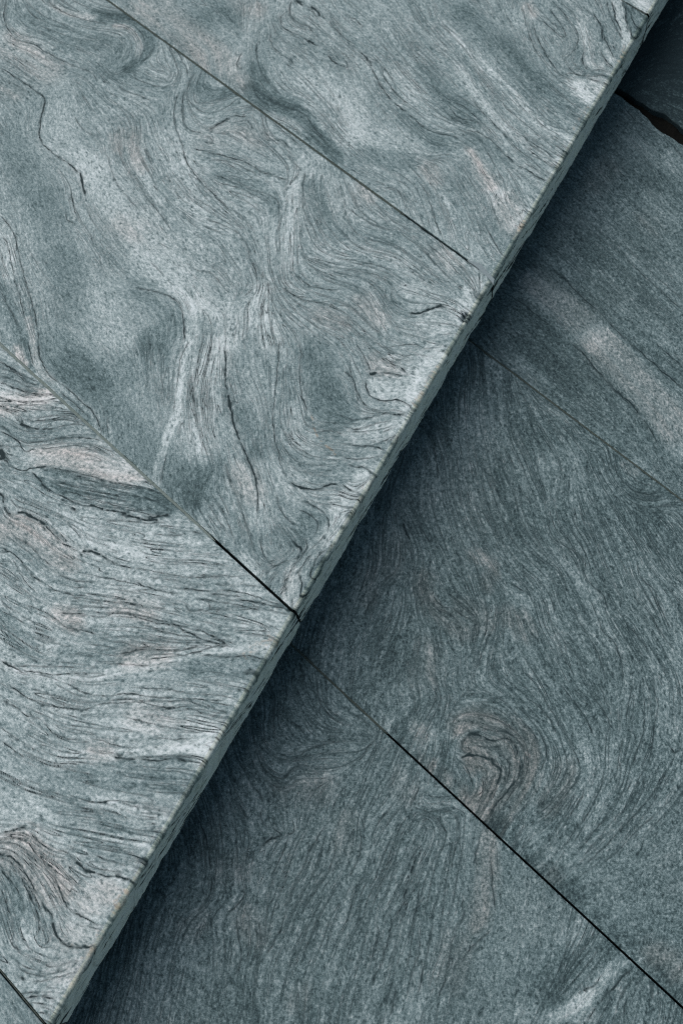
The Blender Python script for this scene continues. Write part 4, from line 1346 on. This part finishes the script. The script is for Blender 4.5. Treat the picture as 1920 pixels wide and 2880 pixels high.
# ------------------------------------------------------------------ setting: bedding below both levels, the ground sheet
def quad_sheet(name, s0, s1, t0, t1, z, mat):
    c = [O + EV * s + JV * t for s, t in ((s0, t0), (s0, t1), (s1, t1), (s1, t0))]
    o = plain_mesh(name, [(p[0], p[1], z) for p in c], [(0, 1, 2, 3)], mat); o['kind'] = 'structure'; return o
quad_sheet('ground', -90, 90, -90, 90, -.50, M_BED)
def block(name, s0, s1, t0, t1, z0, z1, mat, kind='structure'):
    c = [O + EV * s + JV * t for s, t in ((s0, t0), (s0, t1), (s1, t1), (s1, t0))]
    v = [(p[0], p[1], z0) for p in c] + [(p[0], p[1], z1) for p in c]
    o = plain_mesh(name, v, [(3, 2, 1, 0), (4, 5, 6, 7), (0, 1, 5, 4), (1, 2, 6, 5), (2, 3, 7, 6), (3, 0, 4, 7)], mat)
    o['kind'] = 'structure'; return o
block('lower_bedding', -12, 12, -.6, 12, -.49, -THK - .002, M_BED)
block('upper_bedding', -12, 12, -12, -.13, -.07, STEP - THK - .002, M_BED)

# ------------------------------------------------------------------ the slabs
UG = 'slabs of the raised step'; LG = 'slabs of the lower paving'
J_U = [-1.393, -.693, -.003, .710, 1.412, 2.10]
J_L = [-.72, -.030, .657, 1.350, 2.04]
UB = 1.42
UGR = dict(group=UG); LGR = dict(group=LG)
slab('stone_slab', 'pale upper slab at the left with wavy dark lines and a black blotch',
     J_U[1], J_U[2], UB, STEP, -1, FIG_U3, .60, (-.70, 0, 0, .82), 3, group=UG, streak=1.0)
slab('stone_slab', 'middle upper slab, largest in view, with swirling folds and a broken flake in its edge',
     J_U[2], J_U[3], UB, STEP, -1, FIG_U2, .555, (-.02, .72, 0, 1.34), 2, group=UG, streak=.85, bites=((.612, .007, .017, .006),))
slab('stone_slab', 'upper slab at the top with blue-grey diagonal bands and an eye-shaped fold',
     J_U[3], J_U[4], UB, STEP, -1, FIG_U1, .53, (.70, 1.42, 0, 1.12), 1, group=UG, streak=.8)
slab('stone_slab', 'plain grey upper slab of which only a small triangle shows in the bottom left corner',
     J_U[0], J_U[1], UB, STEP, -1, FIG_U4, .50, (-.78, -.69, 0, .22), 4, group=UG, streak=.4)
slab('stone_slab', 'upper slab of which only a tiny pale speckled tip shows at the top right corner',
     J_U[4], J_U[5], UB, STEP, -1, FIG_U0, .56, (1.40, 1.54, 0, .16), 5, group=UG, streak=.6)
LB0 = -.125
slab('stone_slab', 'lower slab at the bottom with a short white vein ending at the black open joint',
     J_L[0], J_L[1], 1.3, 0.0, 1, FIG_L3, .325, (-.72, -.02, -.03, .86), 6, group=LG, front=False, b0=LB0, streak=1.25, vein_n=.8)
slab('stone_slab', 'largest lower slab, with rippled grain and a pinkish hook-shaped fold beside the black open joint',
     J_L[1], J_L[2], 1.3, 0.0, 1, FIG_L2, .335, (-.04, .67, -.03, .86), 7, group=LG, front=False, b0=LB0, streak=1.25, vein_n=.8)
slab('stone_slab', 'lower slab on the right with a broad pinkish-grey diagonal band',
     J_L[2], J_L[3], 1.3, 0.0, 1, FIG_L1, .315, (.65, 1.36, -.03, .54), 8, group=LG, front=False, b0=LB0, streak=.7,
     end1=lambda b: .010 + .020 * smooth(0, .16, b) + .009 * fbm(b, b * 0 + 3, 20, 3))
slab('stone_slab', 'lower slab, darkened in colour to stand for shade, in the top right corner beyond the wide dirt-filled gap',
     J_L[3], J_L[4], 1.3, 0.0, 1, FIG_L0, -.07, (1.34, 1.70, -.03, .20), 9, group=LG, front=False, b0=LB0, streak=1.6,  # near-black base tone stands in for the shade over this corner
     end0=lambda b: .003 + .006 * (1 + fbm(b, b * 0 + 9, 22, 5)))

# ------------------------------------------------------------------ joint fillings
def joint_strip(name, label, cat, s, b0, b1, sign, z, w0, w1, mat, seed, top=.0003, group=None, dev=.0006, depth=.02):
    n = max(8, int((b1 - b0) / .0022)); m = 9
    b = np.linspace(b0, b1, n); u = np.linspace(-1, 1, m)
    B, U = np.meshgrid(b, u, indexing='ij')
    f = (B - b0) / (b1 - b0)
    hw = (w0 + (w1 - w0) * f) * .5 * (1 + .35 * fbm(B, np.sign(U) * 3, 70, seed) * np.abs(U)) * smooth(0, .02, (B - b0) + .004) * smooth(0, .02, (b1 - B) + .004)
    cs = s + dev * fbm(B, B * 0 + seed, 25, seed)
    S = cs + U * hw
    X = O[0] + EV[0] * S + JV[0] * sign * B; Y = O[1] + EV[1] * S + JV[1] * sign * B
    Z = z + top - (top + depth) * (np.abs(U) > .999) - .0009 * np.abs(U) ** 3 + .00025 * fbm(X, Y, 200, seed) - .0005 * (1 - U ** 2)
    o = grid_mesh(name, X, Y, Z, mat, None, flip=(sign < 0))
    o['label'] = label; o['category'] = cat
    if group: o['group'] = group
    return o
GR = 'mortar lines in the paving joints'
joint_strip('mortar_line', 'dark olive mortar line in the upper joint running to the top edge of the photo', 'mortar', J_U[3], .215, 1.40, -1, STEP, .0054, .0060, M_MORTAR, 1, group=GR, top=-.0004)
joint_strip('mortar_line', 'soft grey-green mortar line in the left joint between the two pale upper slabs', 'mortar', J_U[2], .185, 1.40, -1, STEP, .0056, .0095, M_SOFT, 2, group=GR, top=.0003)
joint_strip('mortar_line', 'thin mortar line in the short joint at the bottom left corner', 'mortar', J_U[1], .01, 1.40, -1, STEP, .0022, .0030, M_MORTAR, 3, group=GR, top=-.0012)
joint_strip('mortar_line', 'mortar line in the short joint at the top right corner', 'mortar', J_U[4], .004, 1.40, -1, STEP, .0022, .0040, M_MORTAR, 9, group=GR, top=-.0012)
joint_strip('mortar_line', 'brownish mortar line in the joint beside the pinkish band of the lower right slab', 'mortar', J_L[2], -.12, 1.28, 1, 0, .0064, .0090, M_MORTAR, 4, group=GR, top=-.0006)
joint_strip('mortar_line', 'short brown mortar smear at the shaded end of the lower open joint', 'mortar', J_L[1], -.12, .215, 1, 0, .0090, .0050, M_MORTAR, 5, group=GR, top=-.0006)
# broken corner of the middle joint, made good with grey filler
def patch():
    t = [(450, 512), (505, 533), (560, 545), (600, 565), (640, 610), (690, 676), (722, 700), (742, 726), (732, 776), (690, 730), (650, 690), (602, 655), (570, 612), (520, 572), (470, 538)]
    p = (np.array([1200., 600.]) + np.array(t, float) / 3.92) * 1568 / 1920
    P = unproject(p[:, 0], p[:, 1], STEP)
    n = len(P); c = P.mean(0)
    v = [(q[0], q[1], STEP + .00035) for q in P] + [(c[0] + (q[0] - c[0]) * 1.04, c[1] + (q[1] - c[1]) * 1.04, STEP - .004) for q in P]
    f = [tuple(range(n))[::-1]] + [(i, (i + 1) % n, n + (i + 1) % n, n + i) for i in range(n)]
    o = plain_mesh('joint_filler', v, f, M_GREYM); o['label'] = 'pale grey wedge of filler in the broken corner where the upper joint meets the edge'; o['category'] = 'filler'
patch()
# dirt in the wide gap
def dirt():
    b = np.linspace(-.12, 1.28, 700); u = np.linspace(0, 1, 26); B, U = np.meshgrid(b, u, indexing='ij')
    S = J_L[3] - .065 + .13 * U
    X = O[0] + EV[0] * S + JV[0] * B; Y = O[1] + EV[1] * S + JV[1] * B
    Z = -.013 + .004 * fbm(X, Y, 60, 2) + .0015 * fbm(X, Y, 240, 5)
    o = grid_mesh('dirt', X, Y, Z, M_DIRT, None); o['kind'] = 'stuff'; o['label'] = 'dark brown dirt in the wide gap between the two top right lower slabs'
    o['category'] = 'dirt'
dirt()
# riser set back under the overhang
block('riser_wall', -12, 12, -.20, -.118, -.001, STEP - THK - .0005, M_BED)
# the paving beyond the photographed slabs, on both levels
block('upper_paving', -12, J_U[0] - .003, -12, 0, STEP - THK, STEP - .001, M_PAVE)
block('upper_paving', J_U[5] + .003, 12, -12, 0, STEP - THK, STEP - .001, M_PAVE)
block('upper_paving', J_U[0], J_U[5], -12, -UB - .004, STEP - THK, STEP - .001, M_PAVE)
block('lower_paving', -12, J_L[0] - .003, -.11, 12, -THK, -.001, M_PAVE)
block('lower_paving', J_L[4] + .003, 12, -.11, 12, -THK, -.001, M_PAVE)
block('lower_paving', J_L[0], J_L[4], 1.304, 12, -THK, -.001, M_PAVE)
